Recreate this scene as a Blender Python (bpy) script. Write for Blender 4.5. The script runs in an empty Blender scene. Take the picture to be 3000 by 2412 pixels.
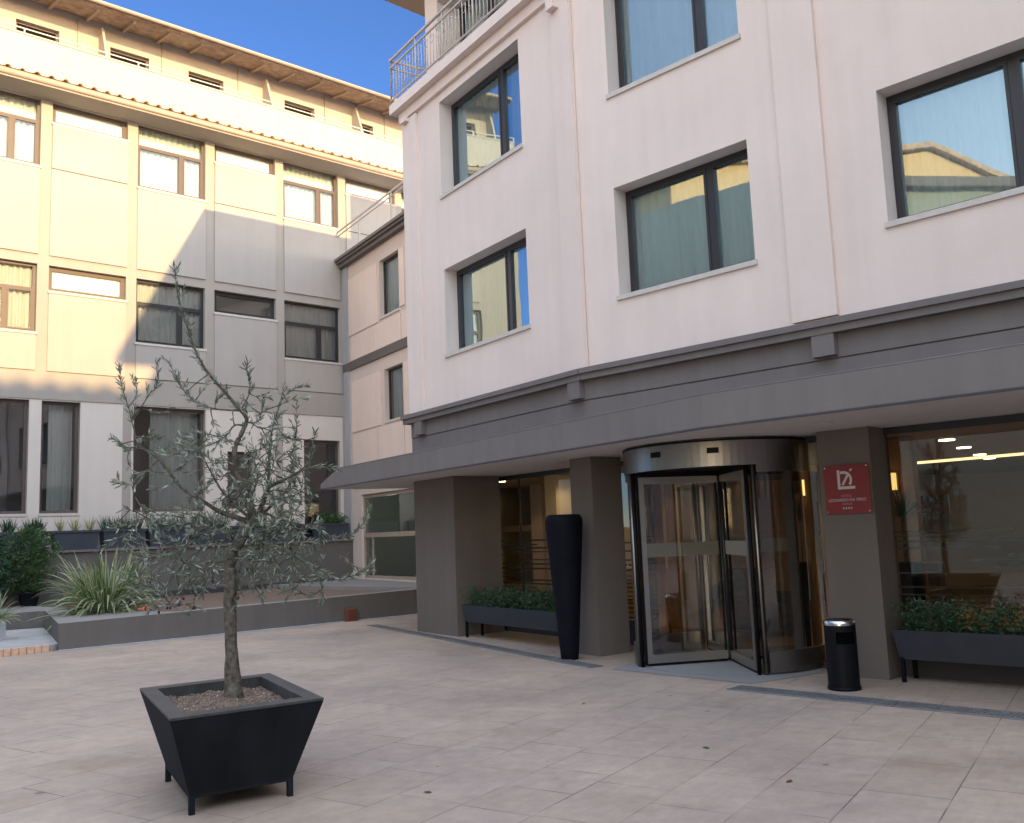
import bpy, math, random
from mathutils import Vector, Matrix, noise
random.seed(7)
R = math.radians
C = bpy.data.collections.new("Courtyard"); bpy.context.scene.collection.children.link(C)
scene = bpy.context.scene

# ------------------------------------------------------------------ camera
cam = bpy.data.cameras.new("Camera"); camo = bpy.data.objects.new("Camera", cam); C.objects.link(camo)
cam.sensor_width = 36; cam.lens = 36 * 2737 / 3000; cam.clip_start = .05; cam.clip_end = 2000
_p, _r = R(7.33), R(-2.27)
_F = Vector((0, math.cos(_p), math.sin(_p))); _X = Vector((1, 0, 0)); _U = Vector((0, -math.sin(_p), math.cos(_p)))
_X2 = math.cos(_r) * _X + math.sin(_r) * _U; _U2 = -math.sin(_r) * _X + math.cos(_r) * _U
camo.matrix_world = Matrix(((_X2.x, _U2.x, -_F.x, 0), (_X2.y, _U2.y, -_F.y, 0), (_X2.z, _U2.z, -_F.z, 1.6), (0, 0, 0, 1)))
scene.camera = camo

# ------------------------------------------------------------------ light
SUN = Vector((.61, -.796, .217)).normalized()
w = bpy.data.worlds.new("World"); scene.world = w; w.use_nodes = True
wn = w.node_tree.nodes; wl = w.node_tree.links
bg = wn["Background"]; sky = wn.new("ShaderNodeTexSky"); sky.sky_type = 'NISHITA'; sky.sun_disc = False
sky.sun_elevation = math.asin(SUN.z); sky.sun_rotation = math.atan2(SUN.x, SUN.y)
sky.air_density = 1.0; sky.dust_density = .2; sky.ozone_density = 2.0; sky.altitude = 1500
tint = wn.new("ShaderNodeVectorMath"); tint.operation = 'MULTIPLY'; tint.inputs[1].default_value = (1.06, .945, .755)   # phone white balance
wl.new(sky.outputs[0], tint.inputs[0])
# added gradient: sky brightened sunward to light shaded walls, deep blue opposite
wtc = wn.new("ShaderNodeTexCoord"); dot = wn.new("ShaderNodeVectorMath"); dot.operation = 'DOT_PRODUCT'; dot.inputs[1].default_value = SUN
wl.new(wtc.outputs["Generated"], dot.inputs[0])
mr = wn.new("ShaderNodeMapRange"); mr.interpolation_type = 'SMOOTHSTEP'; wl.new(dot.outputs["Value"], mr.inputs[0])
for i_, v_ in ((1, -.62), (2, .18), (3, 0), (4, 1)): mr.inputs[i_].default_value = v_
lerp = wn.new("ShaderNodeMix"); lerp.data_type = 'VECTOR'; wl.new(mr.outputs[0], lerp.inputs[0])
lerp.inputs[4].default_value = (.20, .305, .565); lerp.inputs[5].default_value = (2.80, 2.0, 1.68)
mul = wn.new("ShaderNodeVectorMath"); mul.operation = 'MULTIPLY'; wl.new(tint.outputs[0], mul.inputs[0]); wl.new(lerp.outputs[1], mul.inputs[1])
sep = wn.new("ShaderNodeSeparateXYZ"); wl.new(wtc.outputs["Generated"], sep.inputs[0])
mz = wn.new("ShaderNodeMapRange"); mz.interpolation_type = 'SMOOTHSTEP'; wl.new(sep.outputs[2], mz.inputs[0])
for i_, v_ in ((1, .5), (2, .95), (3, 1), (4, 3.0)): mz.inputs[i_].default_value = v_  # added overhead boost, more sky light on horizontal surfaces
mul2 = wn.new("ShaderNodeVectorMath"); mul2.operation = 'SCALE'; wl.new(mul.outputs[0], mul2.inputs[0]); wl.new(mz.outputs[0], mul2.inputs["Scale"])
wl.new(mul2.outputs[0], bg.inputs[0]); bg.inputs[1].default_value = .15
sl = bpy.data.lights.new("Sun", 'SUN'); sl.energy = 2.0; sl.angle = R(.5); sl.color = (1, .65, .28)
so = bpy.data.objects.new("Sun", sl); C.objects.link(so); so.rotation_euler = (-SUN).to_track_quat('-Z', 'Y').to_euler(); so.location = (20, -26, 30)
scene.view_settings.view_transform = 'Standard'; scene.view_settings.look = 'None'
scene.view_settings.exposure = 2.0; scene.view_settings.gamma = 1
try: scene.cycles.max_bounces = 10; scene.cycles.transparent_max_bounces = 24
except Exception: pass

# ------------------------------------------------------------------ materials
def mat(name, col, rough=.8, metal=0, var=.0, scale=3., bump=0, bscale=60., spec=.5, col2=None, emit=0, transl=0):
    m = bpy.data.materials.new(name); m.use_nodes = True; n = m.node_tree.nodes; l = m.node_tree.links
    b = n["Principled BSDF"]; b.inputs["Roughness"].default_value = rough; b.inputs["Metallic"].default_value = metal
    b.inputs["Specular IOR Level"].default_value = spec
    c = (*col, 1); b.inputs["Base Color"].default_value = c
    tc = n.new("ShaderNodeTexCoord")
    if var > 0 or col2:
        nz = n.new("ShaderNodeTexNoise"); nz.inputs["Scale"].default_value = scale; nz.inputs["Detail"].default_value = 6
        nz.inputs["Roughness"].default_value = .65
        l.new(tc.outputs["Object"], nz.inputs["Vector"])
        cr = n.new("ShaderNodeValToRGB"); cr.color_ramp.elements[0].position = .3; cr.color_ramp.elements[1].position = .7
        cr.color_ramp.elements[0].color = tuple(x * (1 - var) for x in col) + (1,)
        cr.color_ramp.elements[1].color = (tuple(col2) if col2 else tuple(min(1, x * (1 + var)) for x in col)) + (1,)
        l.new(nz.outputs["Fac"], cr.inputs[0]); l.new(cr.outputs[0], b.inputs["Base Color"])
    if bump:
        n2 = n.new("ShaderNodeTexNoise"); n2.inputs["Scale"].default_value = bscale; n2.inputs["Detail"].default_value = 4
        l.new(tc.outputs["Object"], n2.inputs["Vector"])
        bp = n.new("ShaderNodeBump"); bp.inputs["Strength"].default_value = bump; bp.inputs["Distance"].default_value = .01
        l.new(n2.outputs["Fac"], bp.inputs["Height"]); l.new(bp.outputs[0], b.inputs["Normal"])
    if emit:
        b.inputs["Emission Color"].default_value = c; b.inputs["Emission Strength"].default_value = emit
    if transl:
        t = n.new("ShaderNodeBsdfTranslucent"); t.inputs[0].default_value = c
        mx = n.new("ShaderNodeMixShader"); mx.inputs[0].default_value = transl
        if var > 0 or col2: l.new(cr.outputs[0], t.inputs[0])
        l.new(b.outputs[0], mx.inputs[1]); l.new(t.outputs[0], mx.inputs[2]); l.new(mx.outputs[0], n["Material Output"].inputs[0])
    return m

def stucco(name, col, var=.035, streak=.05, bump=.25):
    """painted render: faint large patches, faint vertical rain streaks, fine grain"""
    m = mat(name, col, .9, spec=.2); n = m.node_tree.nodes; l = m.node_tree.links; b = n["Principled BSDF"]
    tc = [x for x in n if x.type == 'TEX_COORD'][0]
    a = n.new("ShaderNodeTexNoise"); a.inputs["Scale"].default_value = .9; a.inputs["Detail"].default_value = 8; a.inputs["Roughness"].default_value = .62
    l.new(tc.outputs["Object"], a.inputs["Vector"])
    mp = n.new("ShaderNodeMapping"); mp.inputs["Scale"].default_value = (3.2, 3.2, .22); l.new(tc.outputs["Object"], mp.inputs[0])
    s = n.new("ShaderNodeTexNoise"); s.inputs["Scale"].default_value = 1.6; s.inputs["Detail"].default_value = 5; l.new(mp.outputs[0], s.inputs["Vector"])
    r1 = n.new("ShaderNodeMapRange"); r1.inputs[1].default_value = .3; r1.inputs[2].default_value = .7; r1.inputs[3].default_value = 1 - var; r1.inputs[4].default_value = 1 + var
    r2 = n.new("ShaderNodeMapRange"); r2.inputs[1].default_value = .35; r2.inputs[2].default_value = .75; r2.inputs[3].default_value = 1; r2.inputs[4].default_value = 1 - streak
    l.new(a.outputs["Fac"], r1.inputs[0]); l.new(s.outputs["Fac"], r2.inputs[0])
    mu = n.new("ShaderNodeMath"); mu.operation = 'MULTIPLY'; l.new(r1.outputs[0], mu.inputs[0]); l.new(r2.outputs[0], mu.inputs[1])
    vm = n.new("ShaderNodeVectorMath"); vm.operation = 'SCALE'; vm.inputs[0].default_value = col; l.new(mu.outputs[0], vm.inputs["Scale"])
    l.new(vm.outputs[0], b.inputs["Base Color"])
    g = n.new("ShaderNodeTexNoise"); g.inputs["Scale"].default_value = 45; g.inputs["Detail"].default_value = 5; l.new(tc.outputs["Object"], g.inputs["Vector"])
    bp = n.new("ShaderNodeBump"); bp.inputs["Strength"].default_value = bump; bp.inputs["Distance"].default_value = .006
    l.new(g.outputs["Fac"], bp.inputs["Height"]); l.new(bp.outputs[0], b.inputs["Normal"])
    return m

def glass(name, tint, refl=.1, k=1.4, rough=0.0, ior=1.6, gcol=(.95, .98, 1)):
    m = bpy.data.materials.new(name); m.use_nodes = True; n = m.node_tree.nodes; l = m.node_tree.links
    n.remove(n["Principled BSDF"])
    t = n.new("ShaderNodeBsdfTransparent"); t.inputs[0].default_value = (*tint, 1)
    g = n.new("ShaderNodeBsdfGlossy"); g.inputs["Roughness"].default_value = rough; g.inputs[0].default_value = (*gcol, 1)
    f = n.new("ShaderNodeFresnel"); f.inputs[0].default_value = ior
    ma = n.new("ShaderNodeMath"); ma.operation = 'MULTIPLY_ADD'; ma.inputs[1].default_value = k; ma.inputs[2].default_value = refl; ma.use_clamp = True
    mx = n.new("ShaderNodeMixShader"); l.new(f.outputs[0], ma.inputs[0]); l.new(ma.outputs[0], mx.inputs[0])
    l.new(t.outputs[0], mx.inputs[1]); l.new(g.outputs[0], mx.inputs[2]); l.new(mx.outputs[0], n["Material Output"].inputs[0])
    tc = n.new("ShaderNodeTexCoord"); nz = n.new("ShaderNodeTexNoise"); nz.inputs["Scale"].default_value = .9; nz.inputs["Detail"].default_value = 1
    l.new(tc.outputs["Object"], nz.inputs["Vector"])
    bp = n.new("ShaderNodeBump"); bp.inputs["Strength"].default_value = .06; bp.inputs["Distance"].default_value = .05
    l.new(nz.outputs["Fac"], bp.inputs["Height"]); l.new(bp.outputs[0], g.inputs["Normal"])
    return m

def paving():
    m = bpy.data.materials.new("stone_pavers"); m.use_nodes = True; n = m.node_tree.nodes; l = m.node_tree.links; b = n["Principled BSDF"]
    b.inputs["Specular IOR Level"].default_value = .3
    tc = n.new("ShaderNodeTexCoord"); mp = n.new("ShaderNodeMapping"); mp.inputs["Rotation"].default_value = (0, 0, R(-57))
    l.new(tc.outputs["Object"], mp.inputs[0])
    def brick(w_, h_, off, ms, shift):
        m2 = n.new("ShaderNodeMapping"); m2.inputs["Location"].default_value = shift; l.new(mp.outputs[0], m2.inputs[0])
        k = n.new("ShaderNodeTexBrick"); k.inputs["Scale"].default_value = 1; k.inputs["Brick Width"].default_value = w_; k.inputs["Row Height"].default_value = h_
        k.inputs["Mortar Size"].default_value = ms; k.inputs["Mortar Smooth"].default_value = .3; k.offset = off; k.offset_frequency = 2; k.squash = .62; k.squash_frequency = 3
        k.inputs["Color1"].default_value = (0, 0, 0, 1); k.inputs["Color2"].default_value = (1, 1, 1, 1); k.inputs["Mortar"].default_value = (.5, .5, .5, 1)
        l.new(m2.outputs[0], k.inputs[0]); return k
    k = brick(.78, .50, .37, .0052, (0, 0, 0))
    def nz(sc, det, rough=.6, vec=None):
        x = n.new("ShaderNodeTexNoise"); x.inputs["Scale"].default_value = sc; x.inputs["Detail"].default_value = det; x.inputs["Roughness"].default_value = rough
        l.new(vec or tc.outputs["Object"], x.inputs["Vector"]); return x
    def rng(src, a, b_, c, d):
        x = n.new("ShaderNodeMapRange"); x.inputs[1].default_value = a; x.inputs[2].default_value = b_; x.inputs[3].default_value = c; x.inputs[4].default_value = d
        l.new(src, x.inputs[0]); return x.outputs[0]
    def mix(f, a, c, mode='MIX'):
        x = n.new("ShaderNodeMix"); x.data_type = 'RGBA'; x.blend_type = mode
        if isinstance(f, (int, float)): x.inputs[0].default_value = f
        else: l.new(f, x.inputs[0])
        for i, v in ((6, a), (7, c)):
            if isinstance(v, tuple): x.inputs[i].default_value = (*v, 1)
            else: l.new(v, x.inputs[i])
        return x.outputs[2]
    base = mix(k.outputs["Color"], (.400, .325, .268), (.430, .352, .294))
    big = mix(rng(nz(.45, 4).outputs["Fac"], .35, .68, 0, 1), (.80, .78, .78), (1.1, 1.05, .98))
    base = mix(1.0, base, big, 'MULTIPLY')
    fine = mix(rng(nz(7, 7, .7).outputs["Fac"], .3, .7, 0, 1), (.86, .86, .87), (1.1, 1.09, 1.07))
    base = mix(1.0, base, fine, 'MULTIPLY')
    # travertine-like streaks along the slabs
    m3 = n.new("ShaderNodeMapping"); m3.inputs["Scale"].default_value = (1.2, 9, 1); l.new(mp.outputs[0], m3.inputs[0])
    st = mix(rng(nz(2.2, 6, .7, m3.outputs[0]).outputs["Fac"], .4, .72, 0, .35), (1, 1, 1), (.80, .70, .62))
    base = mix(1.0, base, st, 'MULTIPLY')
    # joints: dark only where dirt has collected
    jn = rng(nz(1.3, 5, .7).outputs["Fac"], .42, .60, .15, .90)
    jm = n.new("ShaderNodeMath"); jm.operation = 'MULTIPLY'; l.new(k.outputs["Fac"], jm.inputs[0]); l.new(jn, jm.inputs[1])
    base = mix(jm.outputs[0], base, (.10, .085, .075))
    # brown stain patches and small gum spots
    ru = rng(nz(.50, 6, .65).outputs["Fac"], .55, .72, 0, .55)
    base = mix(ru, base, (.215, .155, .10))
    vo = n.new("ShaderNodeTexVoronoi"); vo.inputs["Scale"].default_value = 2.2; vo.inputs["Randomness"].default_value = 1; l.new(tc.outputs["Object"], vo.inputs["Vector"])
    wn_ = n.new("ShaderNodeTexWhiteNoise"); l.new(vo.outputs["Position"], wn_.inputs["Vector"])
    rad = rng(wn_.outputs["Value"], .35, 1, -.01, .09)
    lt = n.new("ShaderNodeMath"); lt.operation = 'LESS_THAN'; l.new(vo.outputs["Distance"], lt.inputs[0]); l.new(rad, lt.inputs[1])
    l2 = n.new("ShaderNodeMath"); l2.operation = 'MULTIPLY'; l2.inputs[1].default_value = .6; l.new(lt.outputs[0], l2.inputs[0])
    base = mix(l2.outputs[0], base, (.10, .07, .06))
    l.new(base, b.inputs["Base Color"])
    l.new(rng(nz(3, 5).outputs["Fac"], .3, .7, .42, .75), b.inputs["Roughness"])
    bp = n.new("ShaderNodeBump"); bp.inputs["Strength"].default_value = .35; bp.inputs["Distance"].default_value = .006; bp.invert = True
    ad = n.new("ShaderNodeMath"); ad.operation = 'ADD'; l.new(k.outputs["Fac"], ad.inputs[0]); l.new(rng(nz(14, 6).outputs["Fac"], 0, 1, 0, .5), ad.inputs[1])
    l.new(ad.outputs[0], bp.inputs["Height"]); l.new(bp.outputs[0], b.inputs["Normal"])
    return m

M = dict(
 cream=stucco("cream_render", (.425, .385, .345)), beige=stucco("beige_render", (.385, .345, .300)), ground_beige=stucco("pale_ground_floor_render", (.66, .59, .52)),
 pink=stucco("pinkish_render", (.765, .64, .575), .04, .05), linkp=stucco("peach_render", (.76, .60, .51)), linkf=stucco("dull_peach_render", (.64, .52, .45)),
 reveal=stucco("reveal_render", (.68, .59, .54)), taupe=stucco("taupe_render", (.188, .165, .156), .05, .10), taupe_d=stucco("dark_taupe_render", (.150, .128, .112), .05, .08),
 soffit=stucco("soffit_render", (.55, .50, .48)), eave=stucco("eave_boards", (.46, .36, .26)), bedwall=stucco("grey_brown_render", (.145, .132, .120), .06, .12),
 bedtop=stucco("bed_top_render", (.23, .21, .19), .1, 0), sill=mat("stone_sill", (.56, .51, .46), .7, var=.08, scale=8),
 brown=mat("brown_window_frame", (.105, .075, .062), .45, var=.1), dark=mat("anthracite_window_frame", (.028, .027, .030), .4), black=mat("black_metal", (.005, .005, .007), .5, spec=.15),
 steel=mat("brushed_steel", (.27, .255, .24), .38, 1, var=.06, scale=20), curtain=mat("sheer_curtain", (.90, .92, .90), .9, transl=.45), blind=mat("white_blind", (.86, .86, .88), .8), shadeblind=mat("shaded_white_blind", (.26, .235, .215), .8),
 tealcurt=mat("net_curtain", (.88, .93, .94), .9, transl=.4),
 steel2=mat("satin_steel", (.36, .345, .325), .42, 1, var=.05, scale=20), glass=glass("window_glass", (.95, 1, 1), .24, 1.9, gcol=(.70, .92, 1)), glassd=glass("shopfront_glass", (.80, .78, .72), .07, 1.1, ior=1.5), glassg=glass("greenish_glass", (.94, .98, .97), .05, 1.2), glassb=glass("glass_balustrade", (.7, .85, .85), .02, 1),
 room=mat("dark_room", (.16, .15, .145), .9), tile=mat("clay_roof_tile", (.40, .24, .16), .85, var=.3, scale=5, col2=(.52, .40, .30)), gutter=mat("gutter_metal", (.33, .26, .20), .6, var=.1),
 rail=mat("painted_railing", (.52, .45, .40), .5), pot=stucco("charcoal_planter", (.013, .016, .020), .35, .45, .35), pottop=mat("charcoal_planter_rim", (.050, .050, .048), .55, var=.35, scale=12),
 tub=mat("blue_grey_planter", (.045, .055, .070), .6, var=.12), trough=mat("slate_planter", (.021, .024, .032), .6, var=.2, scale=6),
 soil=mat("dry_soil", (.15, .10, .07), .95, var=.35, scale=14, bump=.8, bscale=30), asph=mat("concrete_landing", (.33, .32, .30), .85, var=.14, scale=3, bump=.3, bscale=25),
 mat_=mat("granite_mat", (.235, .225, .22), .8, var=.10, scale=90), drain=mat("drain_metal", (.23, .23, .235), .5, .4, var=.2), red=mat("red_plaque", (.20, .022, .022), .35, var=.05), white=mat("white_lettering", (.52, .50, .48), .6),
 pale=mat("faded_lettering", (.38, .20, .19), .6), terra=mat("terracotta", (.15, .05, .028), .8, var=.15), orange=mat("orange_clay", (.62, .22, .10), .8, var=.2, scale=30), peach=mat("peach_brick", (.62, .40, .27), .8, var=.2, scale=16),
 bark=mat("olive_bark", (.075, .062, .050), .95, var=.5, scale=26, bump=1.0, bscale=40, col2=(.18, .16, .13), spec=.15), leaf=mat("olive_leaf", (.135, .160, .112), .55, var=.4, scale=5, transl=.3, col2=(.24, .27, .20), spec=.3),
 leaf2=mat("olive_leaf_underside", (.32, .35, .29), .6, var=.15, scale=5, transl=.2), olive=mat("ripe_olive", (.012, .008, .012), .3),
 green=mat("leaf_green", (.050, .110, .035), .5, var=.4, scale=7, transl=.25, col2=(.10, .19, .06)), dgreen=mat("dark_leaf", (.028, .075, .035), .5, var=.4, scale=7, transl=.2, col2=(.06, .13, .06)), grgreen=mat("grey_green_leaf", (.09, .14, .09), .6, var=.3, scale=9, transl=.2, col2=(.16, .21, .14)),
 blade=mat("sword_leaf_green", (.105, .175, .065), .5, var=.25, scale=6, transl=.25), bladec=mat("sword_leaf_cream", (.46, .46, .27), .5, var=.15, scale=6, transl=.25), straw=mat("straw_leaf", (.34, .33, .15), .6, var=.25, scale=9, transl=.2),
 wood=mat("lobby_wood", (.36, .20, .09), .5, var=.2, scale=4), lobbyw=mat("lobby_wall", (.60, .50, .34), .8, var=.05), lobbyf=mat("lobby_floor", (.36, .22, .11), .3, var=.15, scale=2), lobbyc=mat("lobby_ceiling", (.42, .38, .33), .8), cave=mat("unlit_black", (.003, .003, .003), 1, spec=0), cushion=mat("dark_upholstery", (.05, .045, .05), .8),
 lamp=mat("lit_lamp", (1, .83, .50), .5, emit=3), lamps=mat("lit_wall_lamp", (1, .66, .22), .5, emit=.35), strip=mat("lit_led_strip", (1, .72, .36), .5, emit=.6), frost=mat("frosted_film", (.065, .060, .048), .8), ashtray=mat("polished_steel", (.62, .62, .62), .2, 1),
 ochre=stucco("ochre_render", (.60, .43, .24)), greyw=stucco("grey_green_render", (.36, .38, .33)), pave=paving(), brick=mat("dull_brick", (.34, .22, .16), .9, var=.2, scale=6), poolwhite=mat("white_pot", (.62, .64, .66), .6))

# ------------------------------------------------------------------ helpers
class Fr:
    """facade frame: s along the wall (to the right), o outwards, z up"""
    def __init__(s, x, y, deg): s.x, s.y, s.a = x, y, R(deg); s.d = (math.cos(s.a), math.sin(s.a)); s.n = (s.d[1], -s.d[0])
    def p(s, u, o, z): return (s.x + s.d[0] * u + s.n[0] * o, s.y + s.d[1] * u + s.n[1] * o, z)
W0 = Fr(0, 0, 0)
class MB:
    def __init__(s): s.v = []; s.f = []; s.m = []; s.sm = []
    def poly(s, pts, m=0, sm=False):
        i = len(s.v); s.v += [tuple(p) for p in pts]; s.f.append(tuple(range(i, i + len(pts)))); s.m.append(m); s.sm.append(sm); return s
    def box(s, fr, u0, u1, o0, o1, z0, z1, m=0):
        p = [fr.p(u, o, z) for z in (z0, z1) for u, o in ((u0, o1), (u1, o1), (u1, o0), (u0, o0))]
        i = len(s.v); s.v += p
        for q in ((3, 2, 1, 0), (4, 5, 6, 7), (0, 1, 5, 4), (1, 2, 6, 5), (2, 3, 7, 6), (3, 0, 4, 7)): s.f.append(tuple(i + k for k in q)); s.m.append(m); s.sm.append(False)
        return s
    def prism(s, pts2, z0, z1, m=0):
        n = len(pts2); i = len(s.v); s.v += [(x, y, z0) for x, y in pts2] + [(x, y, z1) for x, y in pts2]
        s.f.append(tuple(i + k for k in reversed(range(n)))); s.f.append(tuple(i + n + k for k in range(n))); s.m += [m, m]; s.sm += [False, False]
        for k in range(n):
            a, b = k, (k + 1) % n; s.f.append((i + a, i + b, i + n + b, i + n + a)); s.m.append(m); s.sm.append(False)
        return s
    def loft(s, rings, m=0, sm=False, cap=True, close=True):
        n = len(rings[0]); i = len(s.v)
        for r in rings: s.v += [tuple(p) for p in r]
        for j in range(len(rings) - 1):
            for k in range(n if close else n - 1):
                a = i + j * n + k; b = i + j * n + (k + 1) % n; s.f.append((a, b, b + n, a + n)); s.m.append(m); s.sm.append(sm)
        if cap:
            s.f.append(tuple(i + k for k in reversed(range(n)))); s.f.append(tuple(i + (len(rings) - 1) * n + k for k in range(n))); s.m += [m, m]; s.sm += [False, False]
        return s
    def tube(s, pts, rads, seg=6, m=0, wob=0):
        pts = [Vector(p) for p in pts]
        if not hasattr(rads, '__len__'): rads = [rads] * len(pts)
        rings = []; up = Vector((0, 0, 1))
        for k, p in enumerate(pts):
            t = (pts[min(k + 1, len(pts) - 1)] - pts[max(k - 1, 0)])
            t = t.normalized() if t.length > 1e-9 else up
            a = t.cross(Vector((.31, .95, .07)) if abs(t.z) > .9 else up).normalized(); b = t.cross(a)
            rings.append([p + (a * math.cos(q) + b * math.sin(q)) * rads[k] * (1 + (random.uniform(-wob, wob) if wob else 0)) for q in [2 * math.pi * j / seg for j in range(seg)]])
        return s.loft(rings, m, True)
    def cyl(s, c, r0, r1, z0, z1, seg=24, m=0, cap=True):
        ring = lambda r, z: [(c[0] + r * math.cos(2 * math.pi * j / seg), c[1] + r * math.sin(2 * math.pi * j / seg), z) for j in range(seg)]
        return s.loft([ring(r0, z0), ring(r1, z1)], m, True, cap)
    def lathe(s, c, prof, seg=32, m=0, cap=True):
        return s.loft([[(c[0] + r * math.cos(2 * math.pi * j / seg), c[1] + r * math.sin(2 * math.pi * j / seg), z) for j in range(seg)] for r, z in prof], m, True, cap)
    def blade(s, p, d, L, wd, droop, seg=5, m=(0, 1, 0), roll=0):
        """sword leaf: three strips (edge, middle, edge) bending over under its weight"""
        p = Vector(p); d = Vector(d).normalized(); side = d.cross(Vector((0, 0, 1)))
        if side.length < .05: side = Vector((1, 0, 0))
        side.normalize(); side = (side * math.cos(roll) + d.cross(side) * math.sin(roll)).normalized()
        rows = []
        for k in range(seg + 1):
            t = k / seg; w_ = wd * (.45 + 1.3 * t) * (1 - t ** 2.2) * .9 + .0006
            nrm = d.cross(side)
            ws = (1, .45, -.45, -1) if len(m) == 3 else (1, -1)
            rows.append([p + side * w_ * q + nrm * (abs(q) * w_ * .25) for q in ws])
            p = p + d * (L / seg); d = (d + Vector((0, 0, -droop * (.35 + t)))).normalized()
        nn = len(rows[0]); i = len(s.v)
        for r in rows: s.v += [tuple(q) for q in r]
        for k in range(seg):
            for j in range(nn - 1):
                a = i + k * nn + j; s.f.append((a, a + 1, a + nn + 1, a + nn)); s.m.append(m[j] if len(m) > 1 else m[0]); s.sm.append(True)
        return s
    def leaf(s, p, d, L, wd, m=0, twist=None):
        p = Vector(p); d = Vector(d).normalized(); a = d.orthogonal().normalized(); q = random.uniform(0, 6.28) if twist is None else twist
        sd = (a * math.cos(q) + d.cross(a) * math.sin(q)); nr = d.cross(sd)
        pts = [p, p + d * L * .35 + sd * wd * .5 + nr * wd * .1, p + d * L * .72 + sd * wd * .38, p + d * L, p + d * L * .72 - sd * wd * .38, p + d * L * .35 - sd * wd * .5 + nr * wd * .1]
        return s.poly(pts, m)
    def make(s, name, mats):
        me = bpy.data.meshes.new(name); me.from_pydata(s.v, [], s.f)
        mats = mats if isinstance(mats, (list, tuple)) else [mats]
        for x in mats: me.materials.append(x)
        me.polygons.foreach_set('material_index', s.m); me.polygons.foreach_set('use_smooth', s.sm); me.update(); return me
def wm(o):
    return (wm(o.parent) @ o.matrix_parent_inverse @ o.matrix_basis) if o.parent else o.matrix_basis.copy()
def part(name, mb, mats, parent, label=None, local=False):
    o = bpy.data.objects.new(name, mb.make(name, mats)); C.objects.link(o)
    if parent is not None:
        o.parent = parent
        if not local: o.matrix_parent_inverse = wm(parent).inverted()
    if label: o['label'] = label
    return o
def tag(o, label=None, cat=None, group=None, kind=None):
    for k, v in (('label', label), ('category', cat), ('group', group), ('kind', kind)):
        if v: o[k] = v
    return o
def thing(name, label, cat, loc, group=None, rz=0):
    o = bpy.data.objects.new(name, None); C.objects.link(o); o.location = loc; o.rotation_euler.z = rz; o.empty_display_size = .2
    return tag(o, label, cat, group)
def solo(name, mb, mats, label, cat, group=None): return tag(part(name, mb, mats, None), label, cat, group)
def struct(name, mb, mats): return tag(part(name, mb, mats, None), kind='structure')
def copy_tree(o, parent=None):
    c = o.copy(); C.objects.link(c)
    if parent is not None: c.parent = parent
    for ch in list(o.children): copy_tree(ch, c)
    return c
def wall(mb, fr, u0, u1, z0, z1, holes, o=0, depth=.25, m=0, mr=None, sides='lrtb'):
    us = sorted({u0, u1} | {x for h in holes for x in h[:2] if u0 < x < u1}); zs = sorted({z0, z1} | {x for h in holes for x in h[2:4] if z0 < x < z1})
    for a, b in zip(us, us[1:]):
        for c, d in zip(zs, zs[1:]):
            x, y = (a + b) / 2, (c + d) / 2
            if any(h[0] < x < h[1] and h[2] < y < h[3] for h in holes): continue
            mb.poly([fr.p(a, o, c), fr.p(b, o, c), fr.p(b, o, d), fr.p(a, o, d)], m)
    mr = m if mr is None else mr
    for h in holes:
        a, b, c, d = h[:4]; dd = h[4] if len(h) > 4 else depth; q = o - dd
        mb.poly([fr.p(a, o, c), fr.p(a, q, c), fr.p(a, q, d), fr.p(a, o, d)][::-1], mr); mb.poly([fr.p(b, o, c), fr.p(b, q, c), fr.p(b, q, d), fr.p(b, o, d)], mr)
        mb.poly([fr.p(a, o, d), fr.p(a, q, d), fr.p(b, q, d), fr.p(b, o, d)][::-1], mr); mb.poly([fr.p(a, o, c), fr.p(a, q, c), fr.p(b, q, c), fr.p(b, o, c)], mr)
def curtain_mb(fr, a, b, o, z0, z1, amp=.022, wl_=.15, gather=0):
    mb = MB(); n = max(8, int((b - a) / .014)); ph = random.uniform(0, 9); rows = []
    for z, kk in ((z1, .6), (z1 - (z1 - z0) * .12, 1), (z0 + (z1 - z0) * .4, 1.25), (z0, 1.4)):
        r = []
        for i in range(n + 1):
            u = a + (b - a) * i / n; q = u / wl_ * 6.283
            r.append(fr.p(u + .006 * math.sin(q * .37 + z * 2), o + amp * kk * (math.sin(q + ph + .5 * math.sin(q * .31 + ph)) + .35 * math.sin(q * 2.3 + ph * 2 + z)), z))
        rows.append(r)
    mb.loft(rows, 0, True, False, False); return mb
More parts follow.
